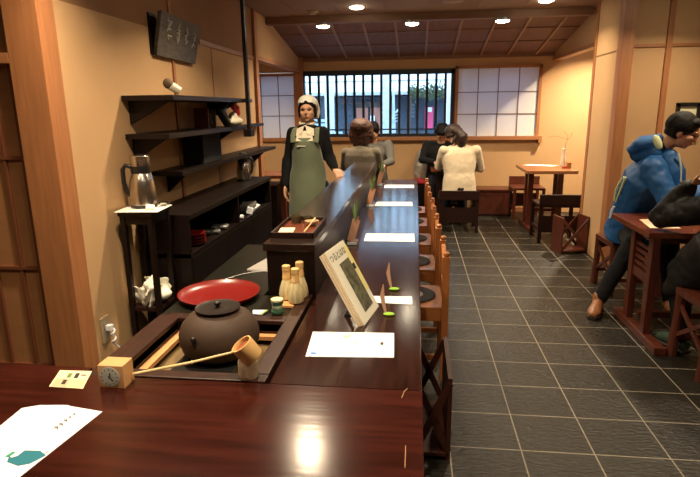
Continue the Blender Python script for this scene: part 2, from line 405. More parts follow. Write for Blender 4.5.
# ================================================================== LAMPS
def downlight(name, x, y, z, r=.065, drop=.035, power=LAMP_W, label='', room=True):
    t = thing(name, label, 'ceiling light', (x, y, z-drop), 0, 'round ceiling lights')
    b = NB(); lathe(b, [(r+.008, 0.006), (r+.008, drop), (0, drop)], 24, (x, y, z-drop)); P(t, 'housing', b, GREYM, True)
    b = NB(); lathe(b, [(0, -.012), (r*.7, -.008), (r, 0), (r, drop*.6), (0, drop*.6)], 24, (x, y, z-drop)); P(t, 'diffuser', b, GLOW, True)
    area_light('lamp_light', (x, y, z-drop-.02), power, r*2, 135)
downlight('ceiling_light', -1.0, 6.10, 2.335, label='glowing round ceiling light on the beam, leftmost of the three on it')
downlight('ceiling_light', -.055, 6.10, 2.335, label='glowing round ceiling light on the beam above the middle of the barred window')
downlight('ceiling_light', .87, 6.10, 2.335, label='glowing round ceiling light on the beam, rightmost of the three, above the paper screen')
downlight('ceiling_light', -.585, 5.62, ZC, .065, .012, label='flush ceiling light left of centre, just in front of the beam')
downlight('ceiling_light', 1.19, 5.62, ZC, .065, .012, label='flush ceiling light at the top right, just in front of the beam')
# unseen lamps: some inferred from shadows and reflections, others added to light the rooms
for (x, y, p) in ((-1.15, 2.05, 19), (-.74, 3.45, 21), (.55, 3.3, 8), (2.1, 3.5, 10), (-.20, 1.15, 14), (1.2, 1.1, 8), (-1.55, .8, 6), (2.30, 7.1, 55), (-2.3, 6.4, 16), (2.05, 4.5, 11)):
    b = NB(); lathe(b, [(0, -.004), (.055, -.002), (.06, .004), (.06, .012), (0, .012)], 20, (x, y, ZC-.012))
    single('ceiling_light', b, GLOW, 'unseen round flush ceiling light set outside the picture to light the rooms', 'ceiling light', 'ceiling lights outside the picture', True)
    area_light('lamp_light', (x, y, ZC-.025), p, .11, 126)
b = NB(); lathe(b, [(0, 0), (.03, 0), (.045, .012), (.05, .03), (0, .03)], 20, (-1.06, 5.8, ZC-.03))
box(b, -1.115, -1.005, 5.745, 5.855, ZC-.008, ZC)
single('smoke_detector', b, mat('beige_plastic', (.4, .3, .2, 1), .6), 'small beige smoke detector on the ceiling at upper left, before the beam', 'smoke detector', smooth=True)
b = NB(); lathe(b, [(0, 0), (.09, 0), (.1, .008), (0, .008)], 24, (.327, 5.5, ZC-.008))
single('ceiling_vent', b, mat('beige_vent', (.42, .3, .22, 1), .6), 'faint round beige ceiling vent between the two flush ceiling lights', 'vent', smooth=True)

# ================================================================== STREET OUTSIDE
b = NB(); box(b, -9, 9, YF+.2, 20, -.05, 0); struct('ground', b, STONE)
t = thing('shop_building', 'dark shopfront building across the street, seen through the barred window', 'building', (-.5, 11.5, 0))
b = NB(); box(b, -6, 5, 11.5, 13, 0, 1.68); P(t, 'wall', b, mat('dark_navy_shopfront', (.035, .05, .075, 1), .7, var=.3, scale=3))
b = NB(); box(b, -6, 5, 11.0, 13.2, 1.70, 1.76); P(t, 'awning', b, mat('grey_awning', (.30, .33, .35, 1), .6))
b = NB(); box(b, -6, 5, 11.6, 13, 1.76, 3.2); P(t, 'upper_wall', b, mat('pale_upper_wall', (.72, .74, .74, 1), .8, var=.1, scale=2))
b = NB(); box(b, -6, 5, 11.585, 11.6, 1.98, 2.0); box(b, -6, 5, 11.585, 11.6, 2.12, 2.14); P(t, 'upper_rail', b, GREYM)
WP = mat('red_brown_shop_panel', (.33, .13, .09, 1), .6)
for x0, x1 in ((-1.22, -.98), (-.93, -.62)):
    b = NB(); box(b, x0, x1, 11.44, 11.5, .3, 1.46); P(t, 'door_panel', b, WP)
b = NB(); box(b, -.93, -.84, 11.40, 11.44, 1.18, 1.30); P(t, 'notice', b, WHITE)
b = NB(); box(b, -1.25, -.55, 11.42, 11.5, 1.47, 1.58); P(t, 'header_panel', b, mat('dark_header', (.05, .04, .04, 1), .7))
for x0, x1, z0, z1 in ((-2.35, -2.15, .7, 1.1), (-1.70, -1.52, .3, .98), (-2.3, -2.05, 1.18, 1.24), (-2.0, -1.8, 1.18, 1.24), (-2.3, -1.8, 1.09, 1.15), (-1.22, -1.12, 1.5, 1.58), (-.78, -.70, 1.52, 1.56)):
    b = NB(); box(b, x0, x1, 11.45, 11.5, z0, z1); P(t, 'pale_sign', b, mat('pale_blue_sign', (.35, .5, .62, 1), .6))
for i in range(4):
    b = NB(); box(b, -.17, -.03, 11.44, 11.5, 1.25+.075*i, 1.30+.075*i); P(t, 'small_panel', b, mat('dull_teal_panel', (.09, .13, .15, 1), .6))
# three white marks of the sign: curved strokes
b = NB()
for r in (.03, .05): tube(b, [(-.42+r*math.sin(a), 11.44, 1.40-r*math.cos(a)) for a in [k*PI/6 for k in range(0, 5)]], .008, 6)
for z in (1.30, 1.24, 1.18): bar(b, (-.42, 11.44, z), (-.37, 11.44, z+.01), .012, .012)
P(t, 'sign_marks', b, WHITE)
b = NB(); box(b, .18, .35, 11.47, 11.498, 1.03, 1.46)
single('poster', b, PINK, 'pink and white poster across the street behind the window bars', 'poster')
b = NB(); box(b, .21, .32, 11.455, 11.469, 1.36, 1.45); box(b, .20, .24, 11.455, 11.469, 1.08, 1.32)
o = ob('poster_print', b, WHITE, bpy.data.objects['poster'], world=bpy.data.objects['poster'].location)
CONC = mat('pale_cyan_post', (.55, .68, .72, 1), .8, var=.25, scale=14)
for (x0, x1, lab) in ((-1.545, -1.40, 'pale speckled concrete post outside, near the left end of the barred window'), (-.60, -.44, 'pale concrete post outside, behind the middle window bars'), (-2.02, -1.93, 'thin pale post outside at the left end of the window')):
    b = NB(); box(b, x0, x1, 9.4, 9.55, 0, 2.9, .01)
    single('street_post', b, CONC, lab, 'post')
b = NB(); prism(b, [(-.42, 9.5, 0), (-.30, 9.5, 0), (-.37, 9.5, 1.8), (-.40, 9.5, 1.8)], (0, .05, 0))
single('leaning_board', b, CONC, 'pale tapering board leaning beside the middle street post outside', 'board')
b = NB(); box(b, .50, .62, 9.2, 9.4, 0, 2.9); single('street_post', b, mat('white_post', (.8, .85, .9, 1), .7), 'white wall end outside at the right end of the window', 'post')
b = NB(); box(b, .66, 1.6, 9.0, 9.2, 0, 2.9); box(b, .70, .80, 8.98, 9.0, .9, 1.85)
single('side_wall_outside', b, mat('blue_white_wall', (.42, .55, .70, 1), .7), 'bluish pale wall outside at the far right edge of the window', 'wall')
b = NB(); tube(b, [(-.15, 10.6, 0), (-.13, 10.6, .9), (-.1, 10.6, 1.7)], [.05, .04, .02], 8); single('tree_trunk', b, mat('bark', (.06, .04, .03, 1), .9), 'slim dark tree trunk outside below the foliage', 'tree')
b = NB()
for i in range(700):
    u = random.random()
    c = Vector((-.15+u*.9-.35*(u > .4)*0, 10.6+random.uniform(-.1, .1), 1.72+random.gauss(0, .06)))
    a = Vector((random.gauss(0, 1), random.gauss(0, 1), random.gauss(0, 1))).normalized()*.03; q = a.cross(Vector((0, 1, .3))).normalized()*.018
    quad(b, [c-a, c+q, c+a, c-q])
single('tree_foliage', b, mat('dull_green_leaves', (.08, .10, .05, 1), .8), 'dark green foliage outside above the poster', 'tree')['kind'] = 'stuff'
# daylight reaching the window and street (sky only; world)

# ================================================================== COUNTERS
T = .70
t = thing('front_counter', 'dark red lacquered counter slab across the foreground', 'counter', (-.8, 1.0, 0))
b = NB(); box(b, -.958, .028, .45, 1.352, T-.045, T, .0); box(b, -2.1, -.958, .45, 1.40, T-.045, T, .0); P(t, 'counter_top', b, LACQ)
b = NB(); box(b, -2.0, -.03, .75, .80, 0, T-.045); P(t, 'front_panel', b, BLACKW)
b = NB()
tube(b, [(-.012, 1.36, T+.0012), (-.02, 1.345, T+.0012), (-.026, 1.31, T+.0012)], .0012, 6)
tube(b, [(-.012, 1.02, T+.0012), (-.012, 1.10, T+.0012)], .0011, 6)
P(t, 'worn_edge_line', b, mat('worn_tan', (.35, .2, .1, 1), .6))
t = thing('bar_counter', 'long dark brown bar counter running from the foreground to the far end', 'counter', (-.2, 3.5, 0))
b = NB(); box(b, -.400, .028, 1.355, 5.84, T-.05, T, .004); P(t, 'counter_top', b, LACQ_Y)
b = NB(); box(b, -.36, -.30, 1.4, 5.75, 0, T-.05); P(t, 'front_panel', b, BLACKW)
b = NB(); box(b, -.36, -.26, 5.70, 5.78, 0, T-.05, .003); P(t, 'end_panel', b, BLACKW)
t = thing('raised_shelf', 'dark raised ledge along the inner side of the bar counter', 'ledge', (-.5, 3.8, 0))
b = NB(); box(b, -.615, -.398, 2.10, 5.53, .885, .915, .003); P(t, 'ledge_top', b, RISER)
b = NB(); box(b, -.605, -.403, 2.115, 5.50, 0, .885); P(t, 'ledge_box', b, BLACKW)
# hearth counter: dark boards around a square sunken pit
PX0, PX1, PY0, PY1 = -.865, -.462, 1.40, 1.80
t = thing('hearth_counter', 'dark wooden counter section with a square sunken hearth for the kettle', 'counter', (-.66, 1.7, 0))
b = NB(); box(b, -.955, -.44, PY1+.05, 2.098, T-.04, T-.006, .002); box(b, -.955, -.620, 2.098, 2.95, T-.04, T-.006); P(t, 'back_board', b, DARKTOP)
b = NB(); box(b, -.955, PX0-.045, 1.355, PY1+.05, T-.04, T-.003, .003); P(t, 'side_board', b, FRAME)
fr = NB()
box(fr, PX0-.045, PX1+.05, 1.356, PY0, T-.04, T+.004, .004)
box(fr, PX0-.045, PX0, PY0, PY1+.05, T-.04, T+.004, .004); box(fr, PX0, PX1, PY1, PY1+.05, T-.04, T+.004, .004)
box(fr, PX1, PX1+.05, PY0, 2.09, T-.04, T+.006, .004)
P(t, 'hearth_frame', fr, FRAME)
b = NB()
box(b, PX0-.01, PX0, PY0, PY1, .56, T-.01); box(b, PX1, PX1+.01, PY0, PY1, .56, T-.01); box(b, PX0, PX1, PY0-.01, PY0, .56, T-.01); box(b, PX0, PX1, PY1, PY1+.01, .56, T-.01)
P(t, 'pit_lining', b, FRAME)
b = NB(); box(b, PX0, PX1, PY0, PY1, .55, .62); P(t, 'ash_bed', b, BRASS)
b = NB(); box(b, PX0+.002, PX0+.03, PY0, PY1, .64, .655); P(t, 'pit_ledge', b, COPPER, label='pale bare-wood strip inside the hearth')
b = NB(); box(b, PX0+.03, PX1, PY1-.03, PY1-.002, .64, .655); P(t, 'pit_ledge', b, COPPER)
b = NB(); box(b, -.955, -.93, 1.36, 2.94, 0, T-.04); box(b, -.955, -.62, 2.92, 2.95, 0, T-.04); P(t, 'counter_side', b, BLACKW)
b = NB(); box(b, PX0+.1, PX1-.1, PY0+.1, PY1-.1, .621, .647)
single('kettle_support', b, BLACKP, 'small black trivet under the iron kettle in the hearth', 'trivet')

# ---- kettle
kx, ky, kz = -.645, 1.64, .648
t = thing('iron_kettle', 'large round brown cast iron tea kettle sitting in the hearth', 'kettle', (kx, ky, kz))
b = NB(); lathe(b, [(0, 0), (.075, .0), (.102, .008), (.123, .028), (.132, .056), (.132, .082), (.122, .112), (.100, .138), (.072, .153), (.060, .156), (.058, .152), (0, .150)], 48, (kx, ky, kz)); P(t, 'body', b, IRON, True)
b = NB(); lathe(b, [(.055, .154), (.066, .159), (.074, .164), (.074, .167), (.064, .164), (.03, .166), (0, .166)], 40, (kx, ky, kz)); L = P(t, 'lid', b, IRON_L, True)
b = NB(); lathe(b, [(.006, .165), (.006, .171), (.011, .176), (.012, .182), (.007, .187), (0, .188)], 16, (kx, ky, kz)); P(L, 'knob', b, IRON_L, True)
for a in (-1.85, 1.29):
    b = NB(); cx, cy_ = kx+.131*math.cos(a), ky+.131*math.sin(a)
    ell(b, (cx, cy_, kz+.088), (.008, .008, .016)); ell(b, (cx+.004*math.cos(a), cy_+.004*math.sin(a), kz+.104), (.009, .009, .009)); P(t, 'lug', b, IRON_L, True)

# ---- lid rest and ladle
b = NB(); lathe(b, [(0, 0), (.026, 0), (.029, .01), (.028, .05), (.026, .055), (.022, .052), (.022, .01), (0, .01)], 24, (-.466, 1.382, T+.004))
single('lid_rest', b, mat('speckled_stoneware', (.62, .48, .32, 1), .7, var=.35, scale=40), 'short speckled stoneware cup holding up the bamboo ladle', 'cup', smooth=True)
t = thing('bamboo_ladle', 'bamboo water ladle resting between the clock and the stoneware cup', 'ladle', (-.468, 1.382, T+.06))
from mathutils import Euler
Mr = Euler((math.radians(12), math.radians(-32), 0)).to_matrix().to_4x4()
b = NB(); lathe(b, [(0, 0), (.030, 0), (.0325, .004), (.0325, .056), (.0285, .056), (.0275, .01), (0, .008)], 28, (-.450, 1.382, T+.064), Mr); P(t, 'cup', b, BAMBOO, True)
b = NB(); lathe(b, [(0, .0), (.0272, .0), (.0272, .003), (0, .003)], 24, (-.450, 1.382, T+.064), Mr @ Matrix.Translation((0, 0, .042))); P(t, 'cup_inside', b, mat('dark_bamboo_inside', (.30, .08, .03, 1), .5), True)  # disc inside the cup in a darker, redder colour
b = NB(); tube(b, [(-.478, 1.378, T+.088), (-.62, 1.352, T+.056), (-.785, 1.325, T+.026)], [.0035, .0042, .0042], 8); ell(b, (-.62, 1.352, T+.056), (.0055, .0055, .0055), n=8, m=6)
P(t, 'handle', b, BAMBOO_L, True)

# ---- wooden clock
t = thing('wooden_clock', 'small cube clock in light wood with a round dial, on the front counter', 'clock', (-.826, 1.315, T))
b = NB(); box(b, -.866, -.792, 1.287, 1.342, T, T+.068, .002); P(t, 'case', b, mat('pale_maple', (.62, .34, .14, 1), .45, var=.08, scale=6, stretch=(1, 6, 6)))
RX = Matrix.Rotation(PI/2, 4, 'X')
b = NB(); lathe(b, [(0, 0), (.029, 0), (.029, .002), (0, .002)], 32, (-.832, 1.2875, T+.035), RX); D = P(t, 'dial', b, mat('grey_dial', (.50, .50, .45, 1), .5), True)
b = NB()
for k in range(12):
    a = k*PI/6; c = Vector((-.832+.0235*math.sin(a), 1.284, T+.035+.0225*math.cos(a)))
    bar(b, c-Vector((math.sin(a), 0, math.cos(a)))*.0022, c+Vector((math.sin(a), 0, math.cos(a)))*.0022, .0022, .001, up=(0, 1, 0))
for a, l, w_ in ((2.45, .016, .0028), (.3, .013, .0032)):
    c = Vector((-.832, 1.2835, T+.035)); bar(b, c-Vector((math.sin(a), 0, math.cos(a)))*.004, c+Vector((math.sin(a), 0, math.cos(a)))*l, w_, .001, up=(0, 1, 0))
P(D, 'hands', b, INK)

# ---- papers on the front counter
def sheet(name, pts, z, m, label, cat, th=.0008, group=None):
    b = NB(); prism(b, [(p[0], p[1], z) for p in pts], (0, 0, th)); return single(name, b, m, label, cat, group)
def lay(root, name, pts, z, m, th=.0004):
    b = NB(); prism(b, [(p[0], p[1], z) for p in pts], (0, 0, th)); return ob(name, b, m, root, world=root.location)
CARD = mat('cream_card', (.82, .66, .44, 1), .6)
CP = [Vector(p) for p in ((-1.044, 1.373), (-.944, 1.376), (-.909, 1.275), (-1.012, 1.277))]
def cq(u0, u1, v0, v1):
    f = lambda u, v: (CP[0]*(1-u)+CP[1]*u)*(1-v)+(CP[3]*(1-u)+CP[2]*u)*v
    return [f(u0, v0), f(u1, v0), f(u1, v1), f(u0, v1)]
c = sheet('picture_card', CP, T+.0005, CARD, 'small cream card with coloured squares beside the wooden clock', 'card')
cz = T+.0015
lay(c, 'salmon_square', cq(.06, .50, .52, .97), cz, mat('salmon_ink', (.80, .42, .25, 1), .6))
lay(c, 'green_square', cq(.52, .96, .52, .97), cz, mat('pale_green_ink', (.62, .70, .30, 1), .6))
lay(c, 'printed_text', cq(.34, .46, .18, .44), cz, LEAFD)
lay(c, 'printed_text', cq(.56, .68, .16, .46), cz, INK)
lay(c, 'printed_text', cq(.74, .90, .22, .30), cz, GREYM)
lay(c, 'printed_text', cq(.30, .42, .58, .84), cz+.0005, INK)
c = sheet('leaflet', [(-1.009, 1.164), (-.971, 1.183), (-.897, 1.190), (-.889, 1.186), (-.788, 1.169), (-.824, .88), (-.98, .88), (-1.002, 1.02)], T+.0005, WHITE, 'large white leaflet with teal print at the lower left of the front counter', 'leaflet')
lay(c, 'teal_print', [(-.874, .996), (-.837, .998), (-.813, .984), (-.822, .966), (-.830, .952), (-.850, .943), (-.884, .953), (-.895, .974), (-.885, .968), (-.876, .976)], cz, TEAL)
lay(c, 'teal_print', [(-.903, .971), (-.898, .990), (-.889, .986), (-.894, .968)], cz, mat('green_ink', (.03, .30, .18, 1), .7))
b = NB()
for (x, y, q) in ((-.861, 1.090, .013), (-.858, 1.104, .012), (-.857, 1.121, .011), (-.855, 1.136, .007), (-.853, 1.150, .006)):
    bar(b, (x-q*.6, y+.003, cz), (x+q*.5, y-.002, cz), .0026, .0004); bar(b, (x, y+q*.5, cz), (x-.002, y-q*.5, cz), .0026, .0004); bar(b, (x+.002, y, cz), (x+q*.6, y-q*.5, cz), .0026, .0004)
bar(b, (-.823, .980, cz), (-.818, 1.000, cz), .002, .0004)
ob('black_brush_print', b, INK, c, world=c.location)

# ---- paper placemats on the bar counter
mats_spec = [
 ([(-.342, 1.722), (-.063, 1.735), (-.056, 1.548), (-.330, 1.530)], 'white printed placemat nearest the camera on the bar counter'),
 ([(-.17, 2.105), (-.005, 2.112), (-.003, 2.02), (-.14, 2.03)], 'white paper placemat beside the green leaf tag holders, partly behind the magazine'),
 ([(-.293, 3.24), (.0, 3.252), (.004, 3.05), (-.289, 3.05)], 'white paper placemat on the bar counter beside the nearest wooden menu holder'),
 ([(-.307, 4.405), (-.02, 4.414), (-.014, 4.225), (-.317, 4.215)], 'white paper placemat on the bar counter, second from its far end'),
 ([(-.297, 5.416), (-.009, 5.423), (-.008, 5.214), (-.295, 5.206)], 'white paper placemat at the far end of the bar counter')]
for i, (pts, lab) in enumerate(mats_spec):
    b = NB(); prism(b, [(p[0], p[1], T+.0005) for p in pts], (0, 0, .0012))
    c = single('paper_placemat', b, WHITE, lab, 'placemat', 'paper placemats along the bar')
    if i == 0:
        z = T+.0022
        lay(c, 'blue_print', [(-.318, 1.56), (-.300, 1.56), (-.300, 1.548), (-.318, 1.548)], z, BLUEI)
        lay(c, 'black_print', [(-.104, 1.655), (-.094, 1.655), (-.094, 1.635), (-.104, 1.635)], z, INK)
        lay(c, 'black_print', [(-.192, 1.65), (-.177, 1.65), (-.177, 1.646), (-.192, 1.646)], z, GREYM)
        lay(c, 'black_print', [(-.195, 1.568), (-.180, 1.568), (-.180, 1.564), (-.195, 1.564)], z, GREYM)
        lay(c, 'tan_print', [(-.235, 1.70), (-.205, 1.708), (-.210, 1.685), (-.232, 1.68)], z, PALE)
        lay(c, 'tan_print', [(-.28, 1.722), (-.262, 1.722), (-.262, 1.712), (-.278, 1.714)], z, PALE)

# ---- magazine leaning on the ledge
t = thing('magazine', 'white magazine with a green photo cover leaning against the raised ledge', 'magazine', (-.17, 1.9, T))
A0 = Vector((-.169, 1.798, T+.001)); A1 = Vector((-.132, 1.993, T+.001)); B0 = Vector((-.310, 1.82, .957))
ux = (A1-A0).normalized(); uy = (B0-A0); uy = uy-ux*uy.dot(ux); Hh = uy.length; uy.normalize(); un = ux.cross(uy)
Wd = (A1-A0).length
def onc(u, v, d=0): return A0+ux*u*Wd+uy*v*Hh+un*d
def slab(bm, u0, u1, v0, v1, d0, d1): prism(bm, [onc(u0, v0, d0), onc(u1, v0, d0), onc(u1, v1, d0), onc(u0, v1, d0)], un*(d1-d0))
b = NB(); slab(b, 0, 1, .0, 1, -.003, 0); P(t, 'cover', b, mat('cream_cover', (.84, .82, .70, 1), .45))
b = NB()
for k in range(3): slab(b, -.03-.035*k, .93-.02*k, .005, 1.0-.004*k, -.008-.006*k, -.0035-.006*k)
P(t, 'pages', b, mat('cream_pages', (.70, .58, .42, 1), .7))
b = NB(); slab(b, .84, 1.0, .28, .93, .0004, .0012); P(t, 'yellow_panel', b, YEL)
b = NB(); slab(b, .28, .80, .10, .78, .0012, .0018); P(t, 'cover_photo', b, PHOTO)
Mt = Matrix((ux, uy, un)).transposed().to_4x4(); Mt.translation = onc(.42, .885, .0022)
b = text_bm('つるとはな', .033, Mt); P(t, 'title_lettering', b, INK)
Mt = Matrix((ux, uy, un)).transposed().to_4x4()
b = NB(); slab(b, .80, .92, .60, .68, .0014, .002); P(t, 'price_panel', b, INK)
b = NB(); bar(b, (-.245, 1.90, T), (-.215, 1.90, .765), .04, .004); bar(b, (-.25, 1.90, T+.003), (-.18, 1.90, T+.003), .04, .004)
bmesh.ops.translate(b, verts=b.verts, vec=(-.005, 0, 0))
single('book_stand', b, BLACKP, 'small black stand behind the leaning magazine', 'stand')

# ---- wooden menu holders with a sprig, against the ledge
def menu_holder(y, lab):
    x = -.345
    t = thing('menu_holder', lab, 'menu holder', (x, y, T), 0, 'wooden menu holders with green sprigs')
    b = NB(); box(b, x-.03, x+.03, y-.025, y+.03, T, T+.022, .002); P(t, 'base', b, mat('dark_base', (.10, .06, .04, 1), .5))
    b = NB(); bar(b, (x-.012, y, T+.02), (x+.018, y+.05, T+.135), .045, .008, .001, up=(0, 1, 0)); P(t, 'board', b, mat('pinkish_brown_wood', (.34, .15, .075, 1), .45))
    b = NB(); bar(b, (x+.008, y+.015, T+.02), (x+.026, y+.06, T+.150), .008, .008, .001, up=(0, 1, 0)); P(t, 'board', b, CHAIRW)
    b = NB(); box(b, x-.028, x+.028, y-.027, y-.025, T+.003, T+.019); P(t, 'base_label', b, WHITE)
    s = NB()
    for k in range(7):
        a = random.uniform(0, 6.28); h = .135+.06*random.random(); r = .018+.02*random.random()
        p0 = Vector((x+.012, y+.03, T+.12)); p1 = Vector((x+.01+r*math.cos(a), y+.045+r*math.sin(a), T+h+.06))
        tube(s, [p0, (p0+p1)/2+Vector((0, 0, .01)), p1], [.0016, .004, .0012], 6)
    P(t, 'green_sprig', s, LEAFD, True)
menu_holder(2.97, 'wooden menu holder with a green sprig, the nearest of three along the ledge')
menu_holder(4.20, 'wooden menu holder with a green sprig, the middle of three along the ledge')
menu_holder(5.35, 'wooden menu holder with a green sprig, the farthest of three along the ledge')

# ---- green leaf tag holders
def leaf_tag(x, y, lab):
    t = thing('tag_holder', lab, 'tag holder', (x, y, T), 0, 'leaf-shaped tag holders')
    b = NB(); ell(b, (x, y, T+.006), (.022, .013, .006)); P(t, 'leaf_base', b, LEAFG, True)
    b = NB(); tube(b, [(x-.012, y, T+.008), (x-.02, y+.004, T+.04), (x-.026, y+.006, T+.075), (x-.022, y+.01, T+.118)], [(.004, .0012), (.007, .0012), (.009, .0012), (.002, .0010)], 8, xdir=(1, .4, 0)); P(t, 'paper_tag', b, mat('pinkish_paper', (.55, .33, .22, 1), .7), True)
leaf_tag(-.088, 1.90, 'bright green leaf-shaped tag holder in front of the placemat by the magazine')
leaf_tag(-.080, 2.19, 'bright green leaf-shaped tag holder behind the placemat by the magazine')

# ---- tray on the ledge with things
t = thing('serving_tray', 'square red-brown lacquer tray on the near end of the ledge', 'tray', (-.515, 2.39, .915))
tx0, tx1, ty0, ty1 = -.612, -.425, 2.21, 2.56; z = .916
b = NB(); box(b, tx0+.004, tx1-.004, ty0+.004, ty1-.004, z, z+.006); P(t, 'tray_base', b, REDTOP)
b = NB()
for a_ in ((tx0, tx0+.006, ty0, ty1), (tx1-.006, tx1, ty0, ty1), (tx0, tx1, ty0, ty0+.006), (tx0, tx1, ty1-.006, ty1)): box(b, *a_, z, z+.022, .001)
P(t, 'rim', b, DKRED)
b = NB(); rbox(b, (-.562, 2.31, z+.010), (.065, .09, .006), (0, 0, .1), .002); single('folded_napkin', b, mat('cream_napkin', (.78, .64, .44, 1), .8), 'folded cream napkin at the front left of the tray on the ledge', 'napkin')
b = NB(); lathe(b, [(0, 0), (.015, 0), (.030, .014), (.033, .022), (.030, .022), (.014, .004), (0, .004)], 24, (-.475, 2.44, z+.0065)); single('shallow_bowl', b, mat('tan_glaze', (.45, .33, .19, 1), .4), 'shallow tan bowl on the tray on the ledge', 'bowl', smooth=True)
b = NB(); tube(b, [(-.478, 2.28, z+.012), (-.470, 2.38, z+.024), (-.462, 2.46, z+.036)], [.004, .002, .0045], 8); single('bamboo_scoop', b, BAMBOO_L, 'pale bamboo tea scoop lying across the shallow bowl on the tray', 'scoop', smooth=True)
b = NB(); lathe(b, [(0, 0), (.022, 0), (.030, .025), (.031, .035), (.028, .035), (.020, .004), (0, .004)], 24, (-.560, 2.50, z+.0065)); single('tea_bowl', b, mat('dark_olive_glaze', (.07, .06, .03, 1), .3), 'small dark tea bowl at the back left of the tray on the ledge', 'bowl', smooth=True)
b = NB(); lathe(b, [(0, 0), (.018, 0), (.024, .02), (.025, .028), (.022, .028), (.016, .004), (0, .004)], 24, (-.505, 2.515, z+.0065)); single('tea_bowl', b, mat('dark_olive_glaze', (.07, .06, .03, 1), .3), 'tiny dark cup at the back centre of the tray on the ledge', 'bowl', smooth=True)

# ---- bamboo whisks and caddy
b = NB(); box(b, -.532, -.438, 1.955, 2.085, T-.005, T+.005, .002)
single('whisk_board', b, COPPER, 'small tan wooden board under the bamboo tea whisks', 'board')
def whisk(x, y, lab, s=1.0):
    z0 = T+.006
    t = thing('tea_whisk', lab, 'whisk', (x, y, z0), 0, 'bamboo tea whisks standing before the ledge')
    b = NB(); lathe(b, [(.012, 0), (.030, .004), (.033, .020), (.028, .050), (.019, .076*s), (.015, .084*s), (0, .084*s)], 28, (x, y, z0)); P(t, 'tines', b, BAMBOO_T, True)
    b = NB(); lathe(b, [(0, .080*s), (.0165, .080*s), (.017, .094*s), (.0155, .096*s), (.0155, .118*s), (.0165, .119*s), (.0165, .138*s), (.014, .14*s), (0, .14*s)], 20, (x, y, z0)); P(t, 'handle', b, BAMBOO, True)
whisk(-.505, 2.035, 'bamboo tea whisk standing on the board, the left one')
whisk(-.460, 1.995, 'bamboo tea whisk standing on the board, the front one at right')
whisk(-.456, 2.06, 'bamboo tea whisk half hidden behind the front right whisk', 1.06)
t = thing('tea_caddy', 'small waisted green tea container with cream lid beside the whisks', 'container', (-.508, 1.885, T))
b = NB(); lathe(b, [(0, 0), (.021, 0), (.024, .004), (.024, .014), (.019, .022), (.019, .034), (.023, .042), (.024, .052), (0, .052)], 28, (-.508, 1.885, T)); P(t, 'body', b, TEACAN, True)
b = NB(); lathe(b, [(0, .052), (.0235, .052), (.0235, .058), (.018, .060), (0, .059)], 28, (-.508, 1.885, T)); P(t, 'lid', b, mat('cream_lid', (.70, .60, .36, 1), .5), True)
b = NB(); lathe(b, [(.0196, .021), (.0202, .022), (.0202, .034), (.0196, .035)], 28, (-.508, 1.885, T)); P(t, 'label_band', b, mat('pale_green_band', (.30, .36, .26, 1), .6), True)
# red round tray
b = NB(); lathe(b, [(0, 0), (.12, 0), (.150, .006), (.164, .020), (.167, .020), (.160, .008), (.150, .0), (.12, -.006), (0, -.006)], 64, (-.797, 2.055, T+.002))
single('red_round_tray', b, REDL, 'large round red lacquer tray behind the iron kettle', 'tray', smooth=True)
b = NB(); prism(b, [(-.610, 1.905, T), (-.552, 1.910, T), (-.563, 1.862, T), (-.60, 1.868, T)], (0, 0, .003)); c = single('folded_note', b, WHITE, 'small white folded note with green edge between kettle and green container', 'note')
b = NB(); prism(b, [(-.560, 1.909, T+.0035), (-.552, 1.910, T+.0035), (-.563, 1.862, T+.0035), (-.570, 1.863, T+.0035)], (0, 0, .0005)); ob('green_edge', b, LEAFG, c, world=c.location)
b = NB(); prism(b, [(-.80, 2.44, T-.004), (-.665, 2.42, T-.004), (-.665, 2.60, T+.05)], (0, .004, .006)); single('tilted_board', b, mat('grey_board', (.28, .26, .24, 1), .5), 'pale grey triangular flap showing beside the dark ledge box', 'board')
b = NB(); tube(b, [(-.86, 2.28, T-.002), (-.80, 2.36, T), (-.76, 2.40, T), (-.70, 2.43, T-.002)], .0025, 6); single('thin_cord', b, GREYM, 'thin pale cord curving on the dark counter behind the red tray', 'cord', smooth=True)

# ================================================================== LEFT WALL FURNITURE
def wallshelf(name, y0, y1, z, x1, lab, brk):
    t = thing(name, lab, 'shelf', (WL, y0, z), 0, 'dark wall shelves')
    b = NB(); box(b, WL+.001, x1, y0, y1, z-.028, z, .002); P(t, 'board', b, BLACKW)
    for y in brk:
        b = NB(); prism(b, [(WL+.001, y, z-.028), (x1-.05, y, z-.028), (WL+.001, y, z-.16)], (0, .022, 0)); P(t, 'bracket', b, BLACKW)
wallshelf('wall_shelf', 2.93, 4.42, 1.535, -1.32, 'topmost dark wooden wall shelf', (3.0, 4.2))
wallshelf('wall_shelf', 2.93, 4.33, 1.325, -1.36, 'middle dark wooden wall shelf, holding the ornaments', (3.0, 4.2))
wallshelf('wall_shelf', 3.2, 5.50, 1.085, -1.42, 'lowest dark wooden wall shelf, reaching the cedar post', (3.4, 5.3))
b = NB(); box(b, WL+.001, -1.54, 4.35, 5.52, 1.29, 1.318, .002); single('wall_rail', b, BLACKW, 'thin dark ledge on the left wall between the hanging post and the cedar post', 'rail')
b = NB(); box(b, -1.315, -1.289, 4.22, 4.26, 1.27, ZC, .003); box(b, -1.335, -1.275, 4.19, 4.28, 1.245, 1.30, .004)
single('hanging_post', b, BLACKW, 'slim black post hanging from the ceiling at the end of the shelves', 'post')
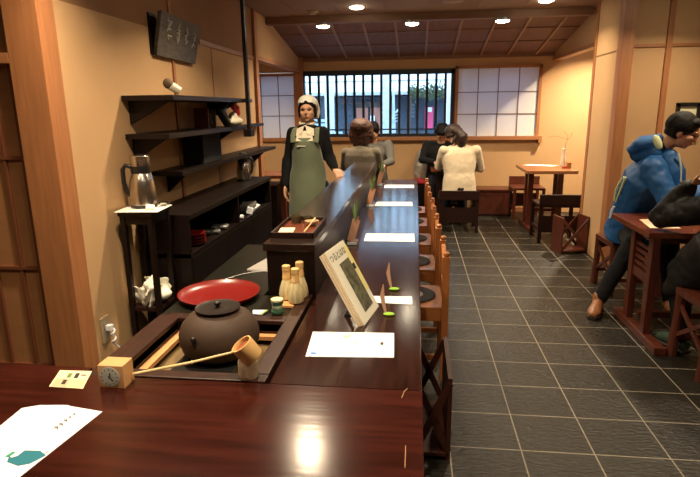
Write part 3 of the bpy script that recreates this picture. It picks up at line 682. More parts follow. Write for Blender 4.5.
# ornaments
t = thing('tube_ornament', 'white tube with a brown rounded end on the topmost shelf', 'ornament', (-1.42, 3.15, 1.535))
yA = 3.14
b = NB(); tube(b, [(-1.435, yA, 1.60), (-1.40, yA+.01, 1.578), (-1.375, yA+.02, 1.560)], [.026, .025, .022], 16); P(t, 'tube', b, mat('cream_ceramic', (.72, .66, .52, 1), .5), True)
b = NB(); ell(b, (-1.432, yA-.005, 1.605), (.031, .031, .031)); P(t, 'rounded_end', b, mat('brown_felt', (.16, .10, .06, 1), .8), True)
b = NB(); rbox(b, (-1.51, 3.80, 1.395), (.10, .035, .14), (0, 0, .15), .003); t = single('red_book', b, mat('dark_red_cover', (.11, .015, .012, 1), .5), 'dark red book standing on the middle wall shelf', 'book')
b = NB(); rbox(b, (-1.50, 3.90, 1.39), (.11, .012, .13), (0, 0, .1), .002); ell(b, (-1.49, 3.885, 1.365), (.026, .012, .035)); ell(b, (-1.485, 3.885, 1.41), (.016, .01, .024))
single('framed_picture', b, mat('dull_olive_print', (.10, .075, .045, 1), .4, var=.5, scale=30), 'small dull framed picture leaning beside the dark red book', 'picture')
t = thing('rooster_ornament', 'white rooster ornament with red comb and dark tail at the end of the middle shelf', 'ornament', (-1.47, 4.18, 1.325))
rx, ry = -1.40, 4.20
b = NB(); ell(b, (rx, ry, 1.362), (.055, .12, .036)); ell(b, (rx, ry-.04, 1.39), (.035, .05, .05)); P(t, 'body', fuse(b, .006, 3), mat('cream_ceramic', (.72, .66, .52, 1), .5), True)
b = NB(); tube(b, [(rx+.01, ry-.06, 1.50), (rx+.02, ry-.02, 1.46), (rx+.03, ry+.01, 1.41)], [.016, .030, .014], 10); ell(b, (rx+.01, ry-.05, 1.475), (.02, .03, .03)); P(t, 'comb', fuse(b, .006, 2), mat('bright_red_paint', (.52, .02, .02, 1), .45), True)
b = NB()
for k in range(5): tube(b, [(rx-.02, ry-.10, 1.335), (rx-.03, ry-.15-.03*k, 1.40+.01*k), (rx-.03, ry-.16+.035*k, 1.46+.012*k)], [.034, .028, .008], 8)
P(t, 'tail', fuse(b, .006, 1), BLACKP, True)
b = NB(); box(b, -1.60, -1.46, 3.66, 4.02, 1.087, 1.29, .003); single('black_box', b, mat('matte_black', (.006, .005, .005, 1), .8), 'tall matte black box standing on the lowest wall shelf', 'box')
# plaque
t = thing('wooden_plaque', 'dark weathered wooden sign board with brushed characters, high on the left wall', 'sign', (-1.6, 3.75, 1.78))
def plq(y, zz, d): return Vector((WL+.03+.06*(zz-1.78)/.27+d, y, zz))
PW = mat('weathered_dark_wood', (.085, .07, .055, 1), .6, var=.5, scale=14, stretch=(1, 1, 3), bump=.3, bscale=30)
b = NB(); prism(b, [plq(3.35, 1.785, 0), plq(3.96, 1.775, 0), plq(3.96, 2.03, 0), plq(3.35, 2.04, 0)], (-.025, 0, 0)); P(t, 'board', b, PW)
b = NB()
for i, (y0, s) in enumerate(((3.47, .085), (3.62, .07), (3.76, .06), (3.88, .055))):
    for k in range(8):
        a = random.uniform(0, PI); l = s*random.uniform(.35, .8); yc = y0+random.uniform(-.3, .3)*s; zc = 1.93+random.uniform(-.8, .8)*s
        bar(b, plq(yc-l/2*math.cos(a), zc-l/2*math.sin(a), .002), plq(yc+l/2*math.cos(a), zc+l/2*math.sin(a), .002), .007, .003, up=(1, 0, 0))
P(t, 'brushed_characters', b, mat('faded_grey_paint', (.42, .38, .32, 1), .6))
b = NB(); box(b, WL+.001, WL+.012, 3.33, 3.42, 1.79, 2.03); P(t, 'dark_strip', b, BLACKW)  # dark strip on the wall at the near end of the board
# cabinet
cx0, cx1, cy0, cy1, cz = WL+.005, -1.295, 2.96, 4.80, .86
t = thing('low_cabinet', 'long dark low cabinet with an open shelf along the left wall', 'cabinet', (-1.45, 3.9, 0))
b = NB(); box(b, cx0, cx1, cy0, cy1, cz-.03, cz, .003); P(t, 'top', b, BLACKW)
b = NB(); box(b, cx0, cx1-.01, cy0, cy0+.025, 0, cz-.03); box(b, cx0, cx1-.01, cy1-.025, cy1, 0, cz-.03); box(b, cx0, cx0+.01, cy0, cy1, 0, cz-.03); box(b, cx0, cx1-.01, 3.87, 3.89, .60, cz-.03); P(t, 'body', b, BLACKW)
b = NB(); box(b, cx0, cx1-.008, cy0, cy1, .60, .625); P(t, 'shelf', b, BLACKW)
for i in range(3):
    y0 = cy0+.01+i*.607; b = NB(); box(b, cx1-.022, cx1-.006, y0, y0+.60, .05, .598, .002); P(t, 'door', b, BLACKW)
b = NB(); box(b, cx0, cx1-.03, cy0, cy1, 0, .05); P(t, 'plinth', b, BLACKW)
RB = mat('dark_red_bowl', (.20, .012, .01, 1), .25, coat=.5)
for k in range(4):
    b = NB(); lathe(b, [(0, 0), (.05, 0), (.078, .014), (.08, .018), (.074, .016), (.05, .004), (0, .004)], 28, (-1.385, 3.20, .627+.019*k))
    single('red_saucer', b, RB, 'dark red saucer in the cabinet stack, '+('lowest', 'second from the bottom', 'third from the bottom', 'topmost')[k], 'saucer', 'stack of red saucers in the cabinet', True)
for (y, sx, m_, lab) in ((3.50, .05, GREYM, 'small grey packet on the cabinet shelf beside the red saucers'), (3.66, .07, GREYM, 'flat grey packet in the middle of the cabinet shelf'), (4.02, .05, WHITE, 'small white folded packet on the cabinet shelf'), (4.35, .16, mat('grey_bag', (.16, .15, .14, 1), .6), 'grey bag lying on the cabinet shelf near its far end')):
    b = NB(); rbox(b, (-1.38, y, .66 if sx > .1 else .64), (.12, sx*1.4, .06 if sx > .1 else .025), (0, 0, .2), .01); b = fuse(b, .008, 2, .006, 20)
    single('packet', b, m_, lab, 'packet', None, True)
b = NB(); rbox(b, (-1.335, 4.36, .655), (.05, .24, .02), (0, .3, .05), .004); rbox(b, (-1.33, 4.22, .655), (.05, .06, .05), (0, .3, .4), .004)
single('white_papers', b, WHITE, 'white papers showing in front of the grey bag on the cabinet shelf', 'papers')
# carafes
def carafe(x, y, z, h, lab, dark=False, rz=PI):
    t = thing('vacuum_carafe', lab, 'carafe', (x, y, z), rz)
    r = h*.25
    def o(n, b, m, s=True): return ob(n, b, m, t, s)
    b = NB(); lathe(b, [(0, 0), (r*.98, 0), (r, h*.03), (r, h*.06)], 32); o('base', b, BLACKP)
    b = NB(); lathe(b, [(r*.99, h*.05), (r, h*.3), (r*.92, h*.5), (r*.72, h*.66), (r*.66, h*.68), (0, h*.68)], 32); o('body', b, STEEL)
    b = NB(); lathe(b, [(r*.70, h*.64), (r*.74, h*.70), (r*.74, h*.80), (0, h*.80)], 32); o('collar', b, BLACKP)
    if dark:
        b = NB(); lathe(b, [(r*.70, h*.80), (r*.66, h*.9), (r*.45, h), (0, h)], 32); o('lid', b, BLACKP)
        b = NB(); prism(b, [(-r*1.0, -.012, h*.86), (-r*.5, -.012, h*.95), (-r*.5, -.012, h*.75)], (0, .024, 0)); o('spout', b, BLACKP, False)
    else:
        b = NB(); lathe(b, [(r*.72, h*.80), (r*.74, h*.82), (r*.74, h*.985), (r*.68, h), (0, h)], 32); o('lid', b, STEEL)
    b = NB(); tube(b, [(r*.6, 0, h*.78), (r*1.10, 0, h*.82), (r*1.30, 0, h*.74), (r*1.30, 0, h*.5), (r*1.15, 0, h*.30), (r*.9, 0, h*.22)], [.012, .012, .012, .012, .011, .01], 10, xdir=(0, 1, 0)); o('handle', b, BLACKP)
    return t
# stand near the wall
sx0, sx1, sy0, sy1, sz = WL+.035, -1.39, 2.70, 2.93, .925
t = thing('side_stand', 'tall narrow dark stand beside the cabinet, carrying the carafe', 'stand', (-1.49, 2.81, 0))
b = NB(); box(b, sx0, sx1, sy0, sy1, sz-.025, sz, .002); P(t, 'top', b, BLACKW)
for x in (sx0+.02, sx1-.02):
    for y in (sy0+.02, sy1-.02):
        b = NB(); box(b, x-.014, x+.014, y-.014, y+.014, 0, sz-.025, .002); P(t, 'leg', b, BLACKW)
b = NB(); box(b, sx0+.01, sx1-.01, sy0+.01, sy1-.01, .36, .38); P(t, 'shelf', b, DKRED)
b = NB(); box(b, sx0+.01, sx1-.005, sy0+.012, sy0+.02, sz-.07, sz-.025); box(b, sx1-.02, sx1-.01, sy0+.02, sy1-.02, sz-.07, sz-.025); P(t, 'apron', b, BLACKW)
b = NB(); rbox(b, (-1.482, 2.80, sz+.002), (.235, .22, .004), (0, 0, .08), .001); single('white_cloth', b, WHITE_C, 'white cloth spread on the tall stand under the carafe', 'cloth')
carafe(-1.500, 2.84, sz+.005, .285, 'tall steel vacuum carafe on the white cloth of the tall stand', rz=PI*1.12)
carafe(-1.46, 4.52, .861, .235, 'steel and black vacuum carafe at the far end of the low cabinet', True, rz=.15)
b = NB(); rbox(b, (-1.425, 2.76, sz+.016), (.05, .05, .022), (.2, .1, .5), .008); single('folded_cloth', fuse(b, .005, 2), WHITE_C, 'small folded white cloth in front of the tall steel carafe', 'cloth', None, True)
b = NB(); lathe(b, [(0, 0), (.012, 0), (.012, .006), (.028, .016), (.03, .022), (.026, .022), (.01, .01), (0, .01)], 20, (-1.40, 2.87, sz+.005)); single('small_dish', b, STEEL, 'small footed steel dish on the cloth beside the tall carafe', 'dish', smooth=True)
# crumpled white paper on stand's shelf
b = NB()
for k in range(9):
    rbox(b, (-1.49+random.uniform(-.09, .09), 2.81+random.uniform(-.07, .07), .43+random.uniform(-.02, .06)), (.09, .012, .13), (random.uniform(-.7, .7), random.uniform(-.7, .7), random.uniform(0, 3)), .002)
ell(b, (-1.49, 2.81, .43), (.11, .08, .05))
single('crumpled_paper', fuse(b, .008, 1, .01, 14), mat('creamy_white_paper', (.82, .80, .68, 1), .7), 'crumpled white paper on the lower shelf of the tall stand', 'paper', None, True, loc=(-1.49, 2.81, .381))
# outlet
t = thing('wall_outlet', 'beige wall outlet with a white plug, low on the left wall', 'outlet', (WL, 2.51, .32))
b = NB(); box(b, WL+.001, WL+.009, 2.475, 2.55, .26, .40, .002); P(t, 'plate', b, mat('beige_plate', (.42, .32, .2, 1), .5))
b = NB(); box(b, WL+.010, WL+.012, 2.495, 2.53, .285, .375, .001); P(t, 'socket', b, mat('grey_socket', (.3, .27, .22, 1), .5))
t = thing('power_cord', 'white coiled plug and cord hanging from the wall outlet', 'cord', (WL+.03, 2.515, .33))
b = NB(); box(b, WL+.013, WL+.045, 2.50, 2.53, .325, .355, .004); P(t, 'plug', b, WHITE)
b = NB(); pts = [(WL+.045+.01*math.sin(k*.9), 2.515+.01*math.cos(k*.9), .33-.006*k) for k in range(14)]+[(WL+.07, 2.56, .18), (WL+.10, 2.60, .10), (WL+.10, 2.62, .01)]
tube(b, pts, .005, 8); P(t, 'cable', b, WHITE, True)

# ================================================================== SEATING ALONG THE BAR
def bar_chair(loc, label=None):
    """seat centre at loc; sitter faces -X; back posts at +X"""
    t = thing('bar_chair', label, 'chair', loc, 0, 'orange-brown wooden chairs along the bar')
    W, D, SH, BH = .40, .37, .42, .72
    def o(n, b, m, s=False): return ob(n, b, m, t, s)
    b = NB(); box(b, -D/2, D/2-.028, -W/2+.012, W/2-.012, SH-.022, SH, .004); o('seat', b, CHAIRW)
    b = NB(); lathe(b, [(.075, 0), (.135, 0), (.145, .004), (.14, .011), (.10, .013), (.075, .008)], 32, (-.02, 0, SH+.001)); cu = o('cushion', b, CUSH, True)
    b = NB(); lathe(b, [(0, 0), (.076, 0), (.078, .006), (.06, .008), (0, .007)], 32, (-.02, 0, SH+.001)); ob('cushion_centre', b, CUSHL, cu, True)
    for s in (-1, 1):
        b = NB(); box(b, D/2-.036, D/2, s*(W/2-.016)-.020, s*(W/2-.016)+.020, 0, BH-.02, .003); lathe(b, [(.010, 0), (.016, .008), (.016, .02), (.010, .026), (0, .027)], 14, (D/2-.016, s*(W/2-.016), BH-.022)); o('back_post', b, CHAIRW)
        b = NB(); box(b, -D/2, -D/2+.03, s*(W/2-.016)-.015, s*(W/2-.016)+.015, 0, SH-.022, .002); o('leg', b, CHAIRW)
    b = NB()
    n = 10; rows = []
    for k in range(n+1):
        y = -W/2+.03+(W-.06)*k/n; zt = BH-.035-.05*math.sin(PI*k/n)
        rows.append([b.verts.new((D/2-.027, y, zt-.05)), b.verts.new((D/2-.005, y, zt-.05)), b.verts.new((D/2-.005, y, zt)), b.verts.new((D/2-.027, y, zt))])
    for a, c in zip(rows, rows[1:]):
        for j in range(4): b.faces.new((a[j], a[(j+1) % 4], c[(j+1) % 4], c[j]))
    b.faces.new(rows[0]); b.faces.new(rows[-1][::-1])
    o('top_rail', b, CHAIRW)
    b = NB(); box(b, D/2-.024, D/2-.010, -W/2+.03, W/2-.03, SH+.05, SH+.075, .002); o('lower_rail', b, CHAIRW)
    for s in (-1, 1):
        b = NB(); box(b, -D/2+.03, D/2-.03, s*(W/2-.016)-.008, s*(W/2-.016)+.008, .12, .15, .002); o('stretcher', b, CHAIRW)
        b = NB(); box(b, -D/2+.03, D/2-.03, s*(W/2-.016)-.008, s*(W/2-.016)+.008, SH-.075, SH-.022, .002); o('seat_frame', b, CHAIRW)
    return t
c0 = bar_chair((0.0, 2.93, 0), 'orange-brown wooden chair at the bar nearest the camera')
for (x, y, lab) in ((-.012, 3.62, 'orange-brown wooden bar chair, second from the camera'), (-.02, 4.30, 'orange-brown wooden bar chair, third from the camera, at the middle of the bar'), (-.035, 4.98, 'orange-brown wooden bar chair, fourth from the camera'), (-.045, 5.60, 'orange-brown wooden bar chair at the far end of the bar')):
    dup(c0, (x, y, 0), 0, lab)
# open wooden bag crates with crossed braces
def bag_crate(loc, rz, lab, m=REDW, W=.22, D=.36, Hc=.37):
    t = thing('bag_crate', lab, 'bag stand', loc, rz, 'wooden bag crates with crossed braces')
    def o(n, b): return ob(n, b, m, t)
    b = NB(); box(b, -W/2, W/2, -D/2, D/2, .02, .035); o('base', b)
    for s in (-1, 1):
        b = NB(); box(b, s*W/2-.009, s*W/2+.009, -D/2, D/2, .0, Hc, .002); o('side_panel', b)
    for s in (-1, 1):
        b = NB(); bar(b, (-W/2, s*D/2, .04), (W/2, s*D/2, Hc-.02), .012, .028, up=(0, 0, 1)); o('cross_brace', b)
        b = NB(); bar(b, (-W/2, s*(D/2-.013), Hc-.02), (W/2, s*(D/2-.013), .04), .012, .028, up=(0, 0, 1)); o('cross_brace', b)
    return t
bag_crate((1.572, 5.60, 0), .25, 'red-brown wooden bag crate with crossed braces in front of the pillar', REDW, .27, .20)
bag_crate((.085, 2.25, 0), 0, 'dark wooden bag crate with crossed braces under the near end of the bar counter', mat('dark_red_crate', (.045, .012, .007, 1), .4), .14, .42, .38)

# ================================================================== TABLES AND OTHER SEATS
def wall_table(name, lab, x0, x1, y0, y1, z, topm, legm):
    t = thing(name, lab, 'table', ((x0+x1)/2, (y0+y1)/2, 0))
    b = NB(); box(b, x0, x1, y0, y1, z-.035, z, .003); P(t, 'table_top', b, topm)
    for x in (x0+.10, x1-.12):
        b = NB(); box(b, x-.03, x+.03, (y0+y1)/2-.12, (y0+y1)/2-.07, .05, z-.035, .002); P(t, 'leg', b, legm)
        b = NB(); box(b, x-.03, x+.03, (y0+y1)/2+.07, (y0+y1)/2+.12, .05, z-.035, .002); P(t, 'leg', b, legm)
        b = NB(); box(b, x-.035, x+.035, y0+.03, y1-.03, 0, .05, .004); P(t, 'foot', b, legm)
    b = NB(); box(b, x0+.10, x1-.12, (y0+y1)/2-.015, (y0+y1)/2+.015, .2, .24); P(t, 'stretcher', b, legm)
    return t
wall_table('wooden_table', 'light brown wooden table in the alcove at the right end of the far wall', 1.27, 1.83, 6.39, 7.12, .73, ORTOP, REDW)
wall_table('wooden_table', 'small red-brown table between the cream-sweater woman and the person facing her', .20, .75, 6.86, 7.22, .70, REDTOP, DKRED)
wall_table('wooden_table', 'small red-brown table between the couple in grey by the window', -.93, -.36, 6.34, 6.70, .745, REDTOP, DKRED)
wall_table('wooden_table', 'red-brown table in the side room, left of the standing server', -2.35, -1.40, 6.0, 6.5, .72, REDTOP, REDW)
b = NB(); box(b, -2.2, -1.58, 6.06, 6.44, .02, .60, .003); single('side_cabinet', b, BLACKW, 'low black cabinet under the red-brown table in the side room', 'cabinet')
b = NB(); box(b, -.86, -.62, 4.78, 5.50, .0, .72, .003); single('inner_worktop', b, RISER, 'dark low worktop behind the ledge, right of the standing server', 'worktop')
b = NB(); prism(b, [(1.33, 7.02, .7305), (1.45, 7.10, .7305), (1.75, 6.98, .7305), (1.66, 6.88, .7305)], (0, 0, .004)); single('menu_sheet', b, WHITE, 'white menu sheet lying on the light brown alcove table', 'menu')
t = thing('bud_vase', 'small white bud vase with a bare twig on the alcove table', 'vase', (1.77, 6.85, .73))
b = NB(); lathe(b, [(0, 0), (.026, 0), (.034, .03), (.030, .11), (.020, .17), (.024, .22), (.016, .22), (0, .21)], 20, (1.77, 6.85, .7305)); P(t, 'body', b, mat('cream_ceramic', (.72, .66, .52, 1), .5), True)
b = NB(); tube(b, [(1.77, 6.85, .85), (1.79, 6.85, 1.02), (1.80, 6.84, 1.06), (1.66, 6.82, 1.10), (1.56, 6.80, 1.085)], .0022, 6); tube(b, [(1.80, 6.84, 1.05), (1.80, 6.83, 1.10), (1.74, 6.8, 1.16)], .0018, 6); tube(b, [(1.80, 6.85, 1.05), (1.83, 6.83, 1.08), (1.84, 6.8, 1.14)], .0018, 6)
P(t, 'twig', b, mat('twig_bark', (.18, .10, .05, 1), .8), True)
b = NB(); box(b, 1.725, 1.765, 6.66, 6.70, .7305, .755, .002); single('red_block', b, mat('red_paint', (.5, .06, .03, 1), .5), 'small red block beside the bud vase', 'block')
b = NB(); box(b, 1.775, 1.82, 6.66, 6.71, .7305, .80, .002); single('card_holder', b, CHAIRW, 'small wooden card holder at the right edge of the alcove table', 'holder')
def dark_chair(loc, rz, lab, W=.46, z=.54, m=DKRED):
    t = thing('low_back_chair', lab, 'chair', loc, rz, 'dark low-backed wooden chairs')
    def o(n, b): return ob(n, b, m, t)
    D = .40
    b = NB(); box(b, -W/2, W/2, -D/2, D/2, .39, .42, .004); o('seat', b)
    for s in (-1, 1):
        b = NB(); box(b, s*(W/2-.018)-.018, s*(W/2-.018)+.018, -D/2, -D/2+.036, 0, z-.08, .003); o('leg', b)
        b = NB(); box(b, s*(W/2-.018)-.018, s*(W/2-.018)+.018, D/2-.036, D/2, 0, .39, .003); o('leg', b)
    b = NB(); box(b, -W/2, W/2, -D/2-.006, -D/2+.028, z-.11, z, .006); o('backrest', b)
    b = NB(); box(b, -W/2+.03, W/2-.03, -D/2+.008, -D/2+.022, .12, .30, .002); o('lower_panel', b)
    for s in (-1, 1):
        b = NB(); box(b, s*(W/2-.018)-.01, s*(W/2-.018)+.01, -D/2+.03, D/2-.03, .12, .16); o('stretcher', b)
    return t
dark_chair((.515, 6.58, 0), 0, 'dark low-backed chair under the woman in the cream sweater', z=.50)
dark_chair((1.555, 6.13, 0), .02, 'dark low-backed chair in front of the alcove table', z=.53)
dark_chair((-.62, 6.00, 0), 0, 'dark low-backed chair under the woman in the grey-brown sweater', z=.5)
dark_chair((.36, 7.44, 0), PI, 'dark low-backed chair against the far wall under the person in black', z=.5)
dark_chair((-.56, 7.02, 0), PI, 'dark low-backed chair against the window wall under the man in grey', z=.5)
dark_chair((1.47, 7.38, 0), PI, 'red-brown low-backed chair behind the alcove table', W=.40, z=.53, m=REDW)
# heater box by the far wall
t = thing('low_wall_box', 'red-brown slatted wooden box standing against the far wall', 'box', (1.06, 7.6, 0))
b = NB(); box(b, .80, 1.31, 7.43, 7.78, .34, .365, .003); P(t, 'lid', b, REDW)
b = NB(); box(b, .815, 1.30, 7.445, 7.78, .0, .34, .002); P(t, 'body', b, REDW)
b = NB()
for x in (.82, 1.27): box(b, x-.005, x+.025, 7.435, 7.447, .0, .34)
box(b, .82, 1.29, 7.435, 7.447, .0, .03); P(t, 'front_frame', b, DKRED)
# plastic bag and red cloth by the far wall
PLAST = mat('translucent_plastic_bag', (.60, .55, .47, 1), .3, trans=.65, bump=.5, bscale=18)
b = NB(); box(b, -.06, .28, 7.40, 7.76, 0, .42, .01); single('floor_bench', b, BLACKW, 'dark bench against the far wall under the plastic bag', 'bench')
b = NB(); tube(b, [(.12, 7.60, .47), (.12, 7.60, .55), (.12, 7.60, .68), (.13, 7.60, .78), (.15, 7.60, .86)], [(.13, .09), (.15, .10), (.14, .09), (.13, .06), (.10, .03)], 20, xdir=(1, 0, 0)); single('plastic_bag', fuse(b, .014, 2, .018, 9), PLAST, 'clear plastic shopping bag on the bench by the far wall', 'bag', None, True)
b = NB(); ell(b, (.09, 7.52, .455), (.19, .12, .05)); single('red_cloth', fuse(b, .012, 2, .012, 10), mat('deep_red_cloth', (.30, .01, .02, 1), .9), 'deep red cloth lying at the foot of the plastic bag', 'cloth', None, True)
b = NB(); ell(b, (.70, 7.08, .722), (.03, .02, .02)); box(b, .25, .36, 6.90, 6.98, .7005, .712); single('pink_packet', fuse(b, .006, 1), mat('pale_pink_paper', (.62, .42, .40, 1), .7), 'pale pink packet on the table before the cream-sweater woman', 'packet', None, True)
# right front table
t = thing('diner_table', 'red-brown table with slatted end frame beside the man in the blue jacket', 'table', (1.78, 3.68, 0))
X0, X1, Y0, Y1 = 1.402, 2.25, 3.37, 4.01
b = NB(); box(b, X0, X1, Y0, Y1, .665, .70, .004); box(b, X0+.06, X1-.06, Y0+.06, Y1-.06, .62, .665); P(t, 'table_top', b, REDTOP)
for x in (1.455, 2.15):
    for y in (3.40, 3.68):
        b = NB(); box(b, x-.022, x+.022, y-.03, y+.03, .05, .665, .003); P(t, 'leg', b, REDW)
    for k in range(4):
        b = NB(); box(b, x-.008, x+.008, 3.43, 3.65, .44+.042*k, .46+.042*k); P(t, 'slat', b, REDW)
    b = NB(); box(b, x-.012, x+.012, 3.43, 3.65, .36, .42); P(t, 'crosspiece', b, REDW)
    b = NB(); box(b, x-.035, x+.035, 3.16, 3.86, 0, .05, .008); P(t, 'foot', b, REDW)
b = NB(); box(b, 1.46, 2.14, 3.52, 3.56, .10, .14); P(t, 'stretcher', b, REDW)
def qd(name, pts, z, th, m, lab, cat): b = NB(); prism(b, [(p[0], p[1], z) for p in pts], (0, 0, th)); return single(name, b, m, lab, cat)
qd('menu_paper', [(1.50, 3.78), (1.67, 3.80), (1.64, 3.50), (1.46, 3.50)], .7005, .001, mat('cream_menu_paper', (.80, .60, .40, 1), .6), 'cream menu paper on the table beside the black-jacket diner', 'menu')
b = NB(); box(b, 1.66, 1.98, 3.72, 3.96, .7005, .708); 
for a_ in ((1.655, 1.665, 3.715, 3.965), (1.975, 1.985, 3.715, 3.965), (1.655, 1.985, 3.715, 3.725), (1.655, 1.985, 3.955, 3.965)): box(b, *a_, .7005, .722)
single('food_tray', b, REDTOP, 'red-brown food tray on the table in front of the man in blue', 'tray')
b = NB(); lathe(b, [(0, 0), (.025, 0), (.045, .03), (.052, .055), (.048, .055), (.040, .03), (0, .008)], 24, (1.74, 3.86, .709)); single('rice_bowl', b, mat('white_ceramic', (.7, .66, .56, 1), .3), 'white bowl on the food tray of the man in blue', 'bowl', smooth=True)
b = NB(); box(b, 1.83, 1.90, 3.80, 3.87, .709, .755, .004); single('white_cup', b, mat('white_ceramic', (.7, .66, .56, 1), .3), 'square white dish beside the bowl on the food tray', 'cup')
def stool(loc, rz, lab, m):
    t = thing('wooden_stool', lab, 'stool', loc, rz, 'red-brown diners stools')
    def o(n, b): return ob(n, b, m, t)
    b = NB(); box(b, -.20, .20, -.18, .18, .38, .42, .008); o('seat', b)
    for sx in (-1, 1):
        for sy in (-1, 1):
            b = NB(); tube(b, [(sx*.175, sy*.155, .39), (sx*.18, sy*.16, .2), (sx*.185, sy*.165, 0)], [.030, .024, .030], 10); o('leg', b)
    for sy in (-1, 1):
        b = NB(); prism(b, [(-.17, sy*.155-.008, .39), (.17, sy*.155-.008, .39), (.17, sy*.155-.008, .30), (.06, sy*.155-.008, .335), (-.06, sy*.155-.008, .335), (-.17, sy*.155-.008, .30)], (0, .016, 0)); o('side_apron', b)
        b = NB(); bar(b, (-.18, sy*.155, .12), (.18, sy*.155, .12), .014, .03); o('stretcher', b)
    b = NB(); bar(b, (-.18, -.155, .33), (-.18, .155, .13), .014, .025); bar(b, (-.18, -.155, .13), (-.18, .155, .33), .014, .025); o('cross_brace', b)
    return t
stool((1.70, 4.42, 0), .05, 'red-brown wooden stool under the man in the blue jacket', REDW)
stool((1.72, 3.03, 0), .03, 'red-brown wooden stool at the right edge under the black-jacket diner', REDW)
# framed thing on the right front wall
t = thing('wall_frame', 'dark square frame on the wall behind the man in blue', 'frame', (2.36, 5.18, 1.3))
b = NB()
for a_ in ((2.26, 2.45, 1.43, 1.462), (2.26, 2.285, 1.16, 1.45), (2.425, 2.45, 1.16, 1.45)): box(b, a_[0], a_[1], 5.165, 5.199, a_[2], a_[3])
P(t, 'frame', b, BLACKP)
b = NB(); box(b, 2.28, 2.43, 5.18, 5.186, 1.17, 1.44); P(t, 'panel', b, PALE)
b = NB(); box(b, 2.45, 2.62, 5.17, 5.199, 1.33, 1.42); single('wall_shelf_box', b, BLACKP, 'dark box on the wall right of the square frame', 'box')
b = NB(); box(b, 2.02, 2.05, 4.60, 4.63, 0, .80, .003); box(b, 2.38, 2.41, 4.60, 4.63, 0, .80, .003); box(b, 2.02, 2.41, 4.60, 4.63, .70, .80, .003); box(b, 2.02, 2.41, 4.60, 4.98, .40, .43, .003); box(b, 2.02, 2.05, 4.95, 4.98, 0, .40); box(b, 2.38, 2.41, 4.95, 4.98, 0, .40)
single('spare_chair', b, REDW, 'red-brown chair back showing behind the man in the blue jacket', 'chair')

# ================================================================== PEOPLE
def limb(bm, pts, rad, n=14, xdir=None):
    tube(bm, pts, rad, n, xdir)
    for p, r in ((pts[0], rad[0]), (pts[-1], rad[-1])):
        rr = max(r) if isinstance(r, (tuple, list)) else r
        rm = min(r) if isinstance(r, (tuple, list)) else r
        ell(bm, p, (rm, rm, rm), n=12, m=8)
def lerp(a, b, t): return Vector(a)*(1-t)+Vector(b)*t
def hand(bm, wrist, dirv, palm_n, side=1, curl=.35, s=1.0):
    """palm + four unequal fingers + thumb; dirv points to the fingertips, palm_n out of the palm"""
    d = Vector(dirv).normalized(); n = Vector(palm_n); n = (n-d*n.dot(d)).normalized(); x = d.cross(n)*side
    w = Vector(wrist)
    tube(bm, [w-d*.02, w+d*.02, w+d*.05, w+d*.085], [(.022*s, .018*s), (.028*s, .015*s), (.038*s, .014*s), (.036*s, .012*s)], 12, xdir=x)
    for i, L_ in enumerate((.066, .074, .068, .054)):
        o_ = (i-1.5)*.0185*s; p0 = w+d*.075*s+x*o_; L = L_*s
        p1 = p0+(d*math.cos(curl*.6)+n*math.sin(curl*.6))*L*.45
        p2 = p1+(d*math.cos(curl*1.4)+n*math.sin(curl*1.4))*L*.32
        p3 = p2+(d*math.cos(curl*2.2)+n*math.sin(curl*2.2))*L*.28
        tube(bm, [p0, p1, p2, p3], [.0085*s, .008*s, .0072*s, .0055*s], 8); ell(bm, p3, (.0055*s,)*3, n=8, m=6)
    q0 = w+d*.025*s-x*.024*s; q1 = q0+(d*.55-x*.75+n*.2).normalized()*.034*s; q2 = q1+(d*.9-x*.25+n*.3).normalized()*.028*s
    tube(bm, [q0, q1, q2], [.012*s, .010*s, .007*s], 8); ell(bm, q2, (.007*s,)*3, n=8, m=6)
def frame_rot(yawv, pitchv=0, rollv=0): return Matrix.Rotation(yawv, 4, 'Z') @ Matrix.Rotation(pitchv, 4, 'X') @ Matrix.Rotation(rollv, 4, 'Y')
def head_bm(bm, c, M, s=1.0, neck=None):
    """head centred at c, +Y local is the face"""
    b = NB()
    ell(b, (0, -.012, .022), (.074, .092, .088), n=24, m=16)
    ell(b, (0, .018, -.030), (.065, .066, .070), n=20, m=14)
    ell(b, (0, .052, -.078), (.026, .022, .018))
    ell(b, (0, .078, .022), (.050, .012, .012)); ell(b, (.036, .062, -.020), (.022, .018, .018)); ell(b, (-.036, .062, -.020), (.022, .018, .018))
    tube(b, [(0, .078, .015), (0, .094, -.012), (0, .100, -.024)], [.007, .010, .012], 10); ell(b, (0, .098, -.024), (.014, .010, .009))
    ell(b, (0, .080, -.054), (.020, .010, .010))
    for sx in (-1, 1): ell(b, (sx*.074, -.005, -.010), (.009, .018, .030))
    T_ = Matrix.Translation(c) @ M @ Matrix.Scale(s, 4)
    bmesh.ops.transform(b, matrix=T_, verts=b.verts)
    me = bpy.data.meshes.new('h'); b.to_mesh(me); b.free(); bm.from_mesh(me); bpy.data.meshes.remove(me)
def face_parts(body, c, M, s=1.0):
    T_ = Matrix.Translation(c) @ M @ Matrix.Scale(s, 4)
    for sx in (-1, 1):
        b = NB(); ell(b, (sx*.029, .0765, .002), (.0115, .0055, .0035)); bmesh.ops.transform(b, matrix=T_, verts=b.verts); ob('eye', b, EYE, body, True)
        b = NB(); tube(b, [(sx*.013, .086, .020), (sx*.028, .0875, .025), (sx*.046, .078, .018)], [.0012, .002, .001], 6); bmesh.ops.transform(b, matrix=T_, verts=b.verts); ob('eyebrow', b, HAIRB, body, True)
    b = NB(); ell(b, (0, .0885, -.0505), (.019, .004, .0028)); ell(b, (0, .0875, -.0545), (.015, .004, .003)); bmesh.ops.transform(b, matrix=T_, verts=b.verts); ob('mouth', b, LIP, body, True)
